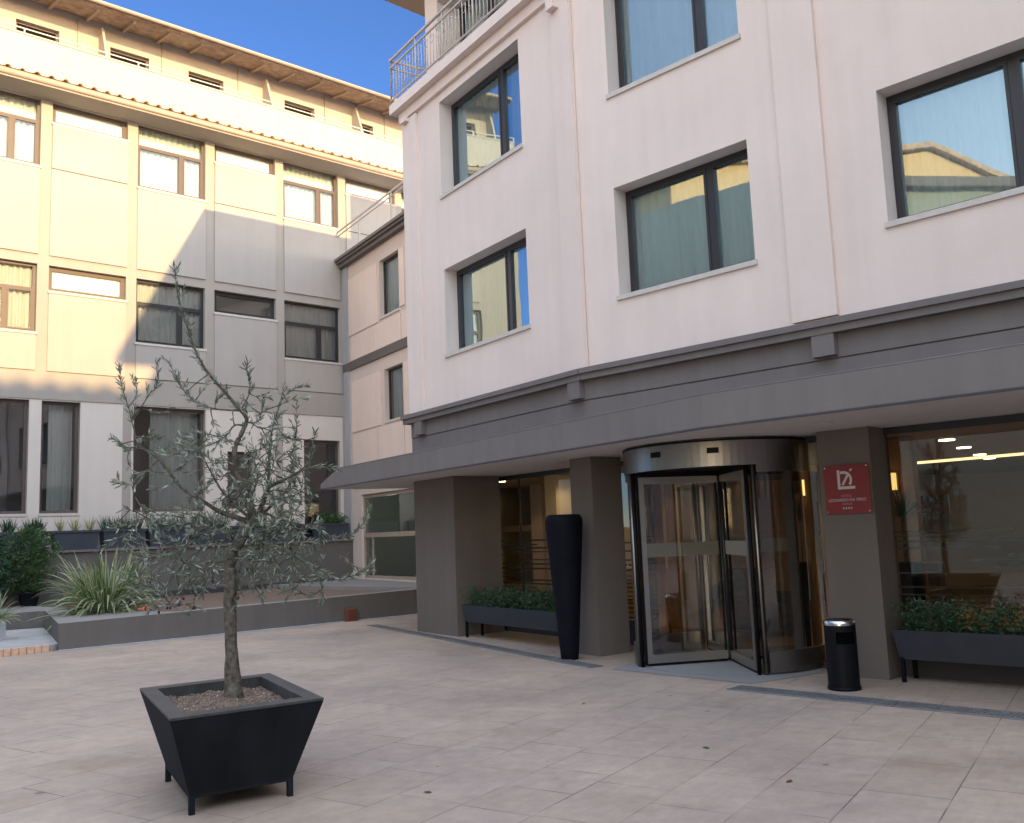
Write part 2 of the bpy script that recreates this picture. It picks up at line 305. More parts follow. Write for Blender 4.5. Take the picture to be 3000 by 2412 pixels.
def window(fr, a, b, z0, z1, o, parent, frame, glassm=None, mull=(), transom=None, curt='full', curtm=None, sill=True, fw=.06, label=None, roomd=.9, sillout=.03, roomm=None, sillo=0, name='window'):
    """frame > pane, curtain, sill, room; o is the plane of the frame's face"""
    glassm = glassm or M['glass']; curtm = curtm or M['curtain']
    f = MB(); t = .05
    f.box(fr, a, b, o - t, o, z0, z0 + fw).box(fr, a, b, o - t, o, z1 - fw, z1).box(fr, a, a + fw, o - t, o - .001, z0 + fw, z1 - fw).box(fr, b - fw, b, o - t, o - .001, z0 + fw, z1 - fw)
    tz = z1 - fw
    if transom: f.box(fr, a + fw, b - fw, o - t, o - .002, transom - fw * .5, transom + fw * .5); tz = transom - fw * .5
    for mu in mull: f.box(fr, mu - fw * .7, mu + fw * .7, o - t, o - .003, z0 + fw, tz)
    if mull:   # sash rails, slightly proud, for each opening light
        xs = [a + fw] + [q for mu in mull for q in (mu - fw * .7, mu + fw * .7)] + [b - fw]
        for i in range(0, len(xs), 2):
            x0, x1 = xs[i], xs[i + 1]; e = fw * .55
            f.box(fr, x0, x1, o - .03, o + .008, z0 + fw, z0 + fw + e).box(fr, x0, x1, o - .03, o + .008, tz - e, tz)
            f.box(fr, x0, x0 + e, o - .03, o + .007, z0 + fw + e, tz - e).box(fr, x1 - e, x1, o - .03, o + .007, z0 + fw + e, tz - e)
    wo = part(name, f, frame, parent, label)
    part('pane', MB().poly([fr.p(a + .02, o - .028, z0 + .02), fr.p(b - .02, o - .028, z0 + .02), fr.p(b - .02, o - .028, z1 - .02), fr.p(a + .02, o - .028, z1 - .02)]), glassm, wo)
    oc = o - .14
    if curt == 'full': part('curtain', curtain_mb(fr, a + .02, b - .02, oc, z0 + .02, z1 - .02), curtm, wo)
    elif curt == 'split':
        g0 = a + (b - a) * .38; part('curtain', curtain_mb(fr, a + .02, g0, oc, z0 + .02, z1 - .02, .03), curtm, wo); part('curtain', curtain_mb(fr, a + (b - a) * .5, b - .02, oc, z0 + .02, z1 - .02, .03), curtm, wo)
    elif curt == 'blind': part('blind', MB().box(fr, a + .02, b - .02, o - .075, o - .07, z0 + .02, z1 - .02), M['blind'], wo)
    elif curt == 'unlitblind': part('blind', MB().box(fr, a + .02, b - .02, o - .075, o - .07, z0 + .02, z1 - .02), M['shadeblind'], wo)  # shaded window's white blind, its shade put into a grey colour
    elif curt == 'side': part('curtain', curtain_mb(fr, a + (b - a) * .3, b - .05, oc - .15, z0 + .02, z1 - .02, .03), curtm, wo)
    r = MB(); q = o - .052; d = o - roomd
    P = lambda u, oo, z: fr.p(u, oo, z)
    r.poly([P(a, d, z0), P(b, d, z0), P(b, d, z1), P(a, d, z1)]); r.poly([P(a, q, z0), P(a, d, z0), P(a, d, z1), P(a, q, z1)]); r.poly([P(b, q, z0), P(b, d, z0), P(b, d, z1), P(b, q, z1)])
    r.poly([P(a, q, z1), P(a, d, z1), P(b, d, z1), P(b, q, z1)]); r.poly([P(a, q, z0), P(a, d, z0), P(b, d, z0), P(b, q, z0)])
    part('room_interior', r, roomm or M['room'], wo)
    if sill: part('sill', MB().box(fr, a - .03, b + .03, o - .01, sillo + sillout, z0 - .055, z0 + .004), M['sill'], wo)
    return wo

FL = Fr(-4.761, 26.455, 41.8)      # cream building across the courtyard
FK = Fr(-4.761, 26.455, -57.5)     # link wing
F1 = Fr(.99, 12.06, -56); F2 = Fr(.99, 12.06, -45.3)
Cx, Cy, _ = F2.p(3.48, 0, 0); F3 = Fr(Cx, Cy, -44.5)

# ------------------------------------------------------------------ ground
struct('plaza_ground', MB().poly([(-300, -300, 0), (300, -300, 0), (300, 300, 0), (-300, 300, 0)]), M['pave'])
mt = [(1.02, 10.95), (2.27, 9.6), (3.3, 10.2), (3.0, 11.9), (1.9, 12.3)]
struct('entrance_paving', MB().poly([(x, y, .004) for x, y in mt]), M['mat_'])
# ------------------------------------------------------------------ cream building across the courtyard
def cream_building():
    B = thing('cream_building', 'long cream and beige building with tiled eave across the back, half in sun', 'building', FL.p(-8, 0, 0))
    P0 = 2.015; EL = -11.3       # pilaster centres
    H = .125; up, lo, gr = [], [], []
    bays = []                                              # (left edge, right edge, kind)
    for k in range(-1, 6):
        a, b = -P0 * k + H, -P0 * (k - 1) - H; bays.append((a, b, 'win' if k % 2 == 1 else 'high', k))
    bays = [(a, b, kd, k) for a, b, kd, k in bays]
    g_open = [(-1.34, -.20, 1.6, 4.34), (-3.55, -2.82, 2.47, 3.95), (-5.95, -4.14, 2.42, 5.0), (-8.02, -7.18, 2.42, 5.0), (-10.0, -8.28, 2.42, 5.0)]
    for a, b, kd, k in bays:
        if kd == 'win': up.append((a, b, 10.56, 12.22)); lo.append((a, b, 6.575, 8.2))
        else: up.append((a, b, 11.70, 12.22)); lo.append((a, b, 7.59, 8.2))
    wv = MB(); wall(wv, FL, EL, 5, 1.58, 13.72, up + lo + g_open, 0, .13)
    wv.poly([FL.p(EL, 0, 0), FL.p(EL, 0, 13.7), FL.p(EL, -9, 13.7), FL.p(EL, -9, 0)]).poly([FL.p(5, 0, 0), FL.p(5, -9, 0), FL.p(5, -9, 13.7), FL.p(5, 0, 13.7)])
    wv.poly([FL.p(EL, -9, 0), FL.p(EL, -9, 15.4), FL.p(5, -9, 15.4), FL.p(5, -9, 0)])
    W = part('wall', wv, M['beige'], B)
    # raised render panels
    for a, b, kd, k in bays:
        if kd == 'win':
            part('wall_panel', MB().box(FL, a, b, .001, .035, 8.43, 10.50), M['cream'], B)
            part('wall_panel', MB().box(FL, a, b, .001, .035, 5.69, 6.515), M['cream'], B)
        else:
            part('wall_panel', MB().box(FL, a, b, .001, .055, 10.56, 11.64), M['cream'], B)
            part('wall_panel', MB().box(FL, a, b, .001, .032, 8.43, 10.55), M['cream'], B)
            part('wall_panel', MB().box(FL, a, b, .001, .035, 5.69, 7.53), M['cream'], B)
    part('parapet', MB().box(FL, EL, 5, .001, .03, 12.62, 13.70).box(FL, EL, 5, -.2, .05, 13.70, 13.74), M['cream'], B)
    part('string_course', MB().box(FL, EL, 0.02, .001, .028, 5.03, 5.66), M['beige'], B)
    gw = MB(); wall(gw, FL, EL, 0, 1.6, 5.02, g_open, .012, .012); part('ground_floor_render', gw, M['ground_beige'], B)
    gp = MB()
    for k in (0, 1, 3):
        c = -P0 * k - (.06 if k else .0)
        part('ground_floor_pilaster', MB().box(FL, c - .1, c + (.1 if k else 0), .013, .024, 1.6, 5.0), M['beige'], B)
    # windows
    for i, (a, b, kd, k) in enumerate(bays):
        for z0, z1, tz, row in ((10.56, 12.22, 11.69, 'u'), (6.575, 8.2, 7.61, 'l')):
            if kd == 'win':
                mu = a + (b - a) * (.66 if row == 'u' else .64)
                window(FL, a + .003, b - .003, z0, z1, -.11, B, M['brown'] if (row == 'u' or k > 3) else M['dark'], mull=(mu,), transom=tz, curt='split' if k in (5,) else 'full', glassm=M['glassg'], sillout=.05)
            else:
                zz = 11.70 if row == 'u' else 7.59
                wo = window(FL, a + .003, b - .003, zz, z1, -.11, B, M['brown'] if (row == 'u' or k > 3) else M['dark'], curt='blind' if not (row == 'l' and k == 2) else 'unlitblind', glassm=M['glassg'], sillout=.05, fw=.10)
    for i, h in enumerate(g_open):
        window(FL, h[0] + .003, h[1] - .003, h[2], h[3], -.11, B, M['brown'], curt='side' if i in (2, 3, 5) else 'none', glassm=M['glassg'], fw=.07, sill=i != 0, roomd=1.6)
    # tiled lean-to eave
    part('eave_soffit', MB().poly([FL.p(EL, .0, 12.235), FL.p(5, .0, 12.235), FL.p(5, .64, 12.275), FL.p(EL, .64, 12.275)]), M['beige'], B)
    g = MB(); g.box(FL, EL, 5, .62, .66, 12.26, 12.47)
    g.loft([[FL.p(u, .66 + .055 * math.sin(q), 12.345 - .05 * math.cos(q)) for q in [math.pi * j / 8 for j in range(9)]] + [FL.p(u, .66, 12.395)] for u in (EL, 5)], 0, True)
    part('gutter', g, M['gutter'], B)
    t = MB(); k = 0; u = -22.1 + .31 * 36
    while u < 4.9:
        r = .075 + random.uniform(-.006, .006); dz = random.uniform(-.008, .008); sk = random.uniform(-.012, .012)
        rings = []
        for o, z in ((.70, 12.475), (.02, 12.66)):
            outer = [FL.p(u + sk * (o > .3) + r * math.cos(q), o, z + dz + r * math.sin(q) * 1.0) for q in [math.pi * j / 8 for j in range(9)]]
            inner = [FL.p(u + sk * (o > .3) + (r - .018) * math.cos(q), o, z + dz + (r - .018) * math.sin(q)) for q in [math.pi * j / 8 for j in range(8, -1, -1)]]
            rings.append(outer + inner)
        t.loft(rings, 0, True); u += .31
    t.poly([FL.p(EL, .69, 12.472), FL.p(5, .69, 12.472), FL.p(5, .02, 12.655), FL.p(EL, .02, 12.655)])
    part('roof_tiles', t, M['tile'], B)
    # thin rail on the parapet
    r = MB().box(FL, EL, 5, .01, .035, 13.835, 13.86); u = -11.28
    while u < 5: r.box(FL, u, u + .03, .012, .033, 13.74, 13.835); u += 1.33
    part('railing', r, M['rail'], B)
    # set-back top storey
    sl = [(-8.44, -7.42), (-6.15, -5.11), (-4.01, -2.97), (-1.03, 0.0), (1.55, 2.15), (-10.7, -9.7)]
    tw = MB(); wall(tw, FL, EL, 5, 13.0, 15.47, [(a, b, 13.2, 14.87) for a, b in sl], -1.5, .15)
    tw.poly([FL.p(EL, 0, 13.2), FL.p(5, 0, 13.2), FL.p(5, -1.5, 13.2), FL.p(EL, -1.5, 13.2)]); part('top_storey_wall', tw, M['cream'], B)
    for a, b in sl: window(FL, a + .003, b - .003, 13.2, 14.87, -1.62, B, M['brown'], curt='none', glassm=M['glassg'], sill=False, fw=.05)
    jt = MB()
    for u in (-8.95, -6.97, -4.76, -2.52, .36, 2.6): jt.box(FL, u - .018, u + .018, -1.5, -1.46, 13.2, 15.42)
    part('wall_joint', jt, M['beige'], B)
    for u in (-6.42, -1.72, 1.37, -11.1):
        pts = [(-1.5, 13.2), (-1.5, 15.12), (-1.28, 15.22), (-.5, 13.2)]
        part('terrace_divider', MB().loft([[FL.p(u + e, o, z) for o, z in pts] for e in (-.03, .03)]), M['cream'], B)
    part('roof_soffit', MB().poly([FL.p(EL, -1.55, 15.50), FL.p(5, -1.55, 15.50), FL.p(5, -.48, 15.30), FL.p(EL, -.48, 15.30)]), M['eave'], B)
    rf = MB(); u = -11.42
    while u < 5:
        part('rafter', MB().loft([[FL.p(u + e, o, z) for o, z in ((-1.5, 15.49), (-1.5, 15.37), (-.62, 15.24), (-.50, 15.31))] for e in (0, .075)]), M['eave'], B); u += .925
    pass
    top = MB().loft([[FL.p(u, o, z) for o, z in ((-.36, 15.27), (-.36, 15.36), (-9.3, 17.0), (-9.3, 16.9), (-.48, 15.27))] for u in (EL - .1, 5.1)])
    top.loft([[FL.p(u, -.30 + .06 * math.cos(q), 15.33 + .055 * math.sin(q)) for q in [2 * math.pi * j / 10 for j in range(10)]] for u in (EL - .1, 5.1)], 1, True)
    part('roof', top, [M['tile'], M['gutter']], B)
    return B
cream_building()

# ------------------------------------------------------------------ link wing
def link_wing():
    B = thing('link_wing', 'narrow peach rendered link wing with grey eave, tucked between the cream building and the hotel', 'building', FK.p(5, 0, 0))
    op = [(2.52, 3.70, 7.38, 8.93), (2.70, 3.81, 4.58, 5.95), (6.5, 7.7, 7.38, 8.93), (6.6, 7.8, 4.58, 5.95), (1.03, 9.4, .52, 2.76)]
    w_ = MB(); wall(w_, FK, 0, 9.8, .44, 9.36, op, 0, .14); w_.poly([FK.p(0, 0, 9.36), FK.p(9.8, 0, 9.36), FK.p(9.8, -6, 9.36), FK.p(0, -6, 9.36)]); w_.poly([FK.p(9.8, 0, .4), FK.p(9.8, -6, .4), FK.p(9.8, -6, 9.4), FK.p(9.8, 0, 9.4)])
    part('wall', w_, M['linkf'], B)
    pn = [(.42, 2.40, 7.29, 8.93), (3.77, 4.06, 7.40, 8.90), (.55, 2.12, 6.55, 7.24), (2.15, 3.80, 6.55, 7.24), (3.84, 6.4, 6.55, 7.24), (4.3, 6.4, 7.40, 8.9),
          (.56, 2.50, 4.52, 5.95), (3.88, 4.15, 4.6, 5.93), (.6, 2.25, 2.95, 4.46), (2.29, 3.86, 2.95, 4.46), (3.90, 6.5, 2.95, 4.46), (4.4, 6.5, 4.6, 5.93)]
    for a, b, c, d in pn: part('wall_panel', MB().box(FK, a, b, .001, .028, c, d), M['linkp'], B)
    part('string_course', MB().box(FK, -.02, 9.8, .001, .05, 6.30, 6.53), M['taupe_d'], B)
    ev = MB().box(FK, -.12, 9.8, -.4, .16, 9.36, 9.46).box(FK, -.18, 9.8, -.4, .24, 9.462, 9.52).box(FK, -.22, 9.8, -.4, .30, 9.522, 9.60); part('eave_cornice', ev, M['taupe'], B)
    part('corner_pilaster', MB().box(FK, 0.003, .40, .001, .045, .5, 9.355), stucco('grey_corner_render', (.40, .38, .385)), B)
    for i, (a, b, c, d) in enumerate(op[:4]):
        window(FK, a + .003, b - .003, c, d, -.12, B, M['dark'], curt='full', curtm=M['tealcurt'], glassm=M['glassg'], fw=.045)
    gl = part('shopfront', MB().box(FK, 1.033, 9.39, -.12, -.06, .523, .60).box(FK, 1.033, 9.39, -.12, -.06, 1.60, 1.72).box(FK, 1.033, 9.39, -.12, -.06, 2.66, 2.757).box(FK, 1.033, 1.09, -.12, -.061, .60, 2.66).box(FK, 1.55, 1.60, -.12, -.061, .6, 1.6), M['gutter'], B)
    part('pane', MB().poly([FK.p(1.05, -.1, .55), FK.p(9.38, -.1, .55), FK.p(9.38, -.1, 2.74), FK.p(1.05, -.1, 2.74)]), M['glassg'], gl)
    rm = MB(); Q = lambda u, o, z: FK.p(u, o, z)
    rm.poly([Q(.6, -3.2, .5), Q(9.6, -3.2, .5), Q(9.6, -3.2, 2.9), Q(.6, -3.2, 2.9)], 0).poly([Q(.6, -.15, .5), Q(.6, -3.2, .5), Q(.6, -3.2, 2.9), Q(.6, -.15, 2.9)], 0)
    rm.poly([Q(.6, -.15, 2.8), Q(9.6, -.15, 2.8), Q(9.6, -3.2, 2.8), Q(.6, -3.2, 2.8)], 1).poly([Q(.6, -.15, .51), Q(9.6, -.15, .51), Q(9.6, -3.2, .51), Q(.6, -3.2, .51)], 1)
    part('stair_hall', rm, [mat('hall_wall', (.62, .66, .63), .8), mat('hall_floor', (.2, .2, .19), .5)], gl)
    part('hall_lamp', MB().cyl((-3.2, 24.4), .09, .09, 2.775, 2.79, 16), M['lamp'], gl)
    l_ = bpy.data.lights.new('hall_light', 'POINT'); l_.energy = 1.2; l_.color = (.9, 1, .92); l_.shadow_soft_size = .1
    lo_ = bpy.data.objects.new('hall_light', l_); C.objects.link(lo_); lo_.location = (-3.2, 24.4, 2.6); lo_.parent = B; lo_.matrix_parent_inverse = wm(B).inverted()
    st = MB()
    for k in range(5): st.box(FK, 1.7 + .0 * k, 3.6 - .35 * k, -2.6, -1.3, .51 + .17 * k, .68 + .17 * k - .002)
    part('steps', st, M['cushion'], gl)
    r = MB().box(FK, -.45, 9.8, .16, .20, 10.42, 10.46).box(FK, -.45, 9.8, .165, .195, 10.30, 10.325).box(FK, -.45, 9.8, .165, .195, 9.66, 9.685)
    for u in (-.44, 1.65, 3.72, 5.9, 8): r.box(FK, u, u + .035, .16, .2, 9.6, 10.43)
    part('terrace_railing', r, M['rail'], B)
    return B
link_wing()

# ------------------------------------------------------------------ hotel
SF = 2.525                                                   # canopy soffit height
def text_mesh(name, s, size, fr, u, z, o, m, parent, bold=0, width=None):
    cu = bpy.data.curves.new(name, 'FONT'); cu.body = s; cu.size = size; cu.extrude = .001; cu.align_x = 'CENTER'; cu.offset = bold
    to = bpy.data.objects.new(name, cu); C.objects.link(to); bpy.context.view_layer.update()
    dg = bpy.context.evaluated_depsgraph_get(); me = bpy.data.meshes.new_from_object(to.evaluated_get(dg)); bpy.data.objects.remove(to)
    xs = [v.co.x for v in me.vertices]; k = (width / (max(xs) - min(xs))) if width else 1
    for v in me.vertices: v.co = Vector(fr.p(u + v.co.x * k, o + v.co.z, z + v.co.y))
    me.materials.clear(); me.materials.append(m)
    ob = bpy.data.objects.new(name, me); C.objects.link(ob); ob.parent = parent; ob.matrix_parent_inverse = wm(parent).inverted(); return ob
def hotel():
    B = thing('hotel_building', 'pale pink rendered hotel with deep-set windows above a long taupe entrance canopy', 'building', F2.p(1, -.5, 0))
    DP = .26
    o1 = [(-3.62, -1.23, 4.52, 5.95), (-3.62, -1.23, 7.22, 8.87)]
    o2 = [(.62, 2.58, 4.52, 5.95), (.62, 2.58, 7.22, 8.87)]
    o3 = [(.62, 2.62, 4.55, 5.96), (.62, 2.62, 7.24, 8.9), (4.6, 6.6, 4.55, 5.96), (4.6, 6.6, 7.24, 8.9)]
    w_ = MB(); wall(w_, F1, -4.9, 0, 3.6, 9.1, o1, 0, DP, 0, 1); wall(w_, F2, 0, 3.48, 3.6, 11.95, o2, 0, DP, 0, 1); wall(w_, F3, 0, 8, 3.6, 11.95, o3, 0, DP, 0, 1)
    for fr, us in ((F1, (-4.9,)),):
        w_.poly([fr.p(-4.9, 0, 2.6), fr.p(-4.9, 0, 9.1), fr.p(-4.9, -9, 9.1), fr.p(-4.9, -9, 2.6)][::-1])
    w_.poly([F3.p(8, 0, 0), F3.p(8, -9, 0), F3.p(8, -9, 12), F3.p(8, 0, 12)])
    part('wall', w_, [M['pink'], M['reveal']], B)
    part('pilaster_strip', MB().box(F1, -4.9, -4.38, .001, .045, 3.67, 9.0), M['pink'], B); part('pilaster_strip', MB().box(F1, -.34, .06, .001, .06, 3.67, 8.995), M['pink'], B)
    part('pilaster_strip', MB().box(F2, 3.0, 3.51, .001, .055, 3.71, 11.9), M['pink'], B)
    # taupe band with cornice, groove and brackets
    bd = MB()
    for fr, a, b in ((F1, -4.9, .0), (F2, 0, 3.48), (F3, 0, 8)):
        bd.box(fr, a, b, -.3, .012, 3.27, 3.6).box(fr, a, b, -.3, .002, 2.6, 3.255).box(fr, a, b, -.3, -.012, 3.255, 3.27)
        bd.box(fr, a - (.12 if fr is F1 else 0), b, -.05, .11, 3.52, 3.60).box(fr, a - (.15 if fr is F1 else 0), b + .0, -.05, .145, 3.601, 3.668)
    part('cornice_band', bd, M['taupe'], B)
    for fr, u in ((F1, -4.62), (F1, -.29), (F2, 3.22), (F3, 4.0)):
        part('bracket', MB().box(fr, u, u + .25, .0, .10, 3.29, 3.518), M['taupe'], B)
    # windows
    lab = None
    for fr, ops, mus in ((F1, o1, (-2.07,)), (F2, o2, (1.90,)), (F3, o3, (1.83,))):
        for (a, b, c, d) in ops:
            mu = mus[0] if a < 4 else 5.8
            window(fr, a + .003, b - .003, c, d, -DP + .02, B, M['dark'], mull=(mu,), curt='full', curtm=M['tealcurt'], fw=.06, sillo=0)
    # balcony and set-back top floor over the left facet
    sb = MB().box(F1, -4.98, -.43, -1.2, .065, 9.02, 9.20).box(F1, -5.10, -.38, -1.2, .19, 9.202, 9.38)
    bal = part('balcony', sb, M['pink'], B)
    part('bracket', MB().box(F1, -4.80, -4.62, .046, .13, 8.93, 8.998), M['pink'], bal); part('bracket', MB().box(F1, -.31, -.14, .061, .16, 8.78, 9.25), M['pink'], bal)
    r = MB(); ro = .15
    r.box(F1, -5.10, -.36, ro - .02, ro + .025, 10.24, 10.275).box(F1, -5.10, -.36, ro - .012, ro + .018, 10.10, 10.125).box(F1, -5.10, -.36, ro - .012, ro + .018, 9.47, 9.49)
    r.box(F1, -5.10, -5.06, -1.0, ro - .02, 10.24, 10.275).box(F1, -5.095, -5.065, -1.0, ro - .012, 10.10, 10.125).box(F1, -5.095, -5.065, -1.0, ro - .012, 9.47, 9.49)
    def panel(P, u0, u1):
        n = max(3, int(abs(u1 - u0) / .105)); 
        for i in range(n + 1):
            u = u0 + (u1 - u0) * i / n; big = i % 9 == 0
            r.tube([P(u, 9.38), P(u, 10.25)] if big else [P(u, 9.48), P(u, 10.02 if i % 2 else 10.11)], .017 if big else .009, 6)
        for i in range(0, n, 2):
            a = u0 + (u1 - u0) * (i + .5) / n; rr = abs(u1 - u0) / n * .5
            r.tube([P(a + rr * math.cos(q), 9.95 + rr * 1.4 * math.sin(q)) for q in [2 * math.pi * j / 10 for j in range(11)]], .007, 4)
    panel(lambda u, z: F1.p(u, ro, z), -5.08, -.4); panel(lambda u, z: F1.p(-5.08, u, z), .15, -1.0)
    part('balcony_railing', r, M['rail'], bal)
    o4 = [(-4.45, -1.2, 9.4, 11.3)]
    tf = MB(); wall(tf, F1, -4.9, .3, 9.38, 12.0, o4, -.5, .5, 0, 1); tf.poly([F1.p(-4.9, -.5, 9.38), F1.p(-4.9, -.5, 12), F1.p(-4.9, -9, 12), F1.p(-4.9, -9, 9.38)][::-1])
    tf.poly([F2.p(0, 0, 9.1), F2.p(0, 0, 12), F2.p(-.3, -1.2, 12), F2.p(-.3, -1.2, 9.1)]); part('top_floor_wall', tf, [M['pink'], M['reveal']], B)
    window(F1, -4.447, -1.203, 9.4, 11.3, -.98, B, M['dark'], mull=(-3.4, -2.3), curtm=M['tealcurt'], sill=False)
    # roof; unseen straight overhang and end notch shaped to cast the diagonal shadow
    Rx, Ry = -2.56, 16.78; e = (math.cos(R(-59)), math.sin(R(-59))); d = FL.d; pt = lambda t, q: (Rx + e[0] * t + d[0] * q, Ry + e[1] * t + d[1] * q)
    rp = [pt(0, 0), pt(19.5, 0), pt(19.5, 1.0), pt(24, 1.0), pt(24, 12), pt(0, 12)]
    rf = MB().prism(rp, 12.02, 12.17).prism([pt(-.05, -.05), pt(19.5, -.05), pt(19.5, .06), pt(-.05, .06)], 12.06, 12.21, 1).prism([pt(-.05, .06), pt(.06, .06), pt(.06, 12), pt(-.05, 12)], 12.06, 12.21, 1)
    part('roof', rf, [M['eave'], M['gutter']], B)
    # added roof block, out of view, placed to throw the second shadow step
    q0 = FL.p(-.36, 8.0, 0); q1 = FL.p(4, 8.0, 0); q2 = FL.p(4, 12, 0); q3 = FL.p(-.36, 12, 0)
    part('shadow_block', MB().prism([q[:2] for q in (q0, q1, q2, q3)], 12.175, 13.45), M['pink'], B)
    # entrance canopy
    c1 = Fr(-3.64, 17.55, -57); P = lambda s_, z: c1.p(s_, 0, z)
    A_ = c1.p(0.0, 0, 0)[:2]; K_ = (1.86, 9.06); E_ = (7.6, 3.25)
    k1 = c1.p(.84, 0, 0)[:2]
    back = [(9.6, 5.0), (4.5, 10.1), (3.4, 12.4), (-.2, 17.1), (-1.9, 18.5)]
    cb = MB()
    pts = [A_, k1, K_, E_] + back
    cb.poly([(x, y, SF) for x, y in pts][::-1], 1)
    cb.poly([(*A_, 2.63), (*k1, 2.86), (*K_, 2.86), (*E_, 2.86)] + [(x, y, 2.86) for x, y in back[:-1]] + [(*back[-1], 2.63)], 0)
    cb.poly([(*A_, SF), (*k1, SF), (*k1, 2.86), (*A_, 2.63)]).poly([(*k1, SF), (*K_, SF), (*K_, 2.86), (*k1, 2.86)]).poly([(*K_, SF), (*E_, SF), (*E_, 2.86), (*K_, 2.86)])
    cb.poly([(*A_, SF), (*A_, 2.63), (*back[-1], 2.63), (*back[-1], SF)]).poly([(*E_, SF), (*back[0], SF), (*back[0], 2.86), (*E_, 2.86)])
    cn = part('entrance_canopy', cb, [M['taupe'], M['soffit']], B)
    # shadow-gap drip line along the lower edge and thin metal flashing on top
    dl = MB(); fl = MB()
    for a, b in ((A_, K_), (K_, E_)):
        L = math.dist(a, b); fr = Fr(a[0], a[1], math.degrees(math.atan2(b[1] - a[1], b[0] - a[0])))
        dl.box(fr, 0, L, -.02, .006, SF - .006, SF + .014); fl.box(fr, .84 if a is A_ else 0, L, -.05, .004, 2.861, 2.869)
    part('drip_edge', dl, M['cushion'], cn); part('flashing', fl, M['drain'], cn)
    for x, y in ((3.02, 8.98), (.6, 12.9), (4.6, 7.4)): part('soffit_downlight', MB().cyl((x, y), .085, .085, SF - .012, SF - .001, 20), M['soffit'], cn)
    # pillars
    for fr, a, b, dp in ((F1, -4.88, -3.54, .88), (F1, -.45, 0, .5), (F2, 3.10, 3.67, .45), (F3, 4.2, 4.9, .45)):
        o = -.07 if fr is F2 else 0
        part('pillar', MB().box(fr, a, b, o - dp, o, 0, SF - .002), M['taupe_d'], B)
    # ground-floor glazing and lobby
    G1a, G1b = F1.p(-6.5, -1.05, 0), F1.p(.15, -1.05, 0); G2a = F2.p(.25, -.45, 0); G3b = F3.p(8, -.45, 0); G2b = F2.p(3.48, -.45, 0)
    Cd = (2.45, 11.2); dl_, dr_ = F2.p(.62, -.45, 0), F2.p(2.80, -.45, 0)
    gz = MB(); fm = MB(); fs = MB()
    def glaz(p, q, z0=.03, z1=2.45, stripes=None, mull=()):
        L = math.dist(p[:2], q[:2]); fr = Fr(p[0], p[1], math.degrees(math.atan2(q[1] - p[1], q[0] - p[0])))
        gz.poly([fr.p(0, 0, z0), fr.p(L, 0, z0), fr.p(L, 0, z1), fr.p(0, 0, z1)])
        if z0 > .1: part('window_plinth', MB().box(fr, 0, L, -.05, .05, 0, z0 - .002), M['cushion'], B)
        fm.box(fr, 0, L, -.03, .03, z0, z0 + .05).box(fr, 0, L, -.03, .03, z1, SF - .003)
        for u in mull: fm.box(fr, u - .012, u + .012, -.012, .012, .05, z1)
        if stripes:
            z = .30; random.seed(3)
            while z < 1.5:
                h = .012 + .018 * random.random(); u = 0
                while u < L:
                    e_ = min(L, u + random.uniform(.5, 1.6)); 
                    if random.random() > .22: fs.box(fr, u + .01, e_ - .02, -.006, -.003, z, z + h)
                    u = e_
                z += random.uniform(.045, .075)
    glaz(G1a, G1b, .28, stripes=True, mull=(3.3,)); glaz(G1b, G2a, stripes=False); glaz(G2a, dl_, stripes=True); glaz(dr_, G2b); glaz(G2b, G3b, .28, stripes=True, mull=(2.5, 5.2))
    sf = part('lobby_glazing', fm, M['dark'], B); part('pane', gz, M['glassd'], sf); part('frosted_stripes', fs, M['frost'], sf)
    lb = MB(); poly = [G1a, G1b, G2a, G2b, G3b, (15, 8, 0), (11.5, 21, 0), (2.5, 22.5, 0)]
    # lobby floor, ceiling, back walls
    lb.poly([(x, y, .008) for x, y, _ in poly], 0).poly([(x, y, 2.50) for x, y, _ in poly][::-1], 1)
    for i in range(4, 8):
        a, b = poly[i], poly[(i + 1) % 8]; lb.poly([(a[0], a[1], 0), (b[0], b[1], 0), (b[0], b[1], 2.5), (a[0], a[1], 2.5)], 2)
    lo = part('lobby_interior', lb, [M['lobbyf'], M['lobbyc'], M['lobbyw']], B)
    for x, y, wd in ((1.5, 17.3, .5), (4.3, 15.5, .45), (6.2, 16.8, .5), (8.6, 11.4, .5)): part('column', MB().box(Fr(x, y, -45), 0, wd, 0, .4, .01, 2.49), M['wood'], lo)
    part('column', MB().box(F1, -3.05, -2.75, -1.75, -1.45, .01, 2.49), M['lobbyw'], lo)
    part('partition_wall', MB().box(F1, -4.6, .8, -3.3, -3.2, .01, 2.49), M['lobbyw'], lo); part('low_cabinet', MB().box(F1, -2.9, -1.2, -3.19, -2.8, .01, .9), M['wood'], lo); part('wall_picture', MB().box(F1, -1.75, -1.5, -3.195, -3.17, 1.55, 1.9), M['red'], lo); part('wall_picture', MB().box(F1, -1.3, -1.05, -3.195, -3.17, 1.55, 1.9), M['red'], lo); part('partition_wall', MB().box(F3, .2, 3.5, -5.0, -4.9, .01, 1.3).box(F3, 3.5, 8, -5.2, -5.1, .01, 2.1), M['wood'], lo)
    part('wood_panelling', MB().box(Fr(2.4, 14.9, -45), 0, 2.6, 0, .06, .01, 2.49).box(Fr(4.6, 14.6, -40), 0, .5, 0, .06, .01, 2.49), M['wood'], lo)
    for (x, y), t_ in (((4.0, 18.0), 0), ((6.0, 14.8), 1)): part('wall_screen', MB().box(Fr(x, y, -45), 0, .8, 0, .05, 1.35, 1.9), M['cushion'], lo)
    return B, sf, lo
HB, SFR, LOB = hotel()

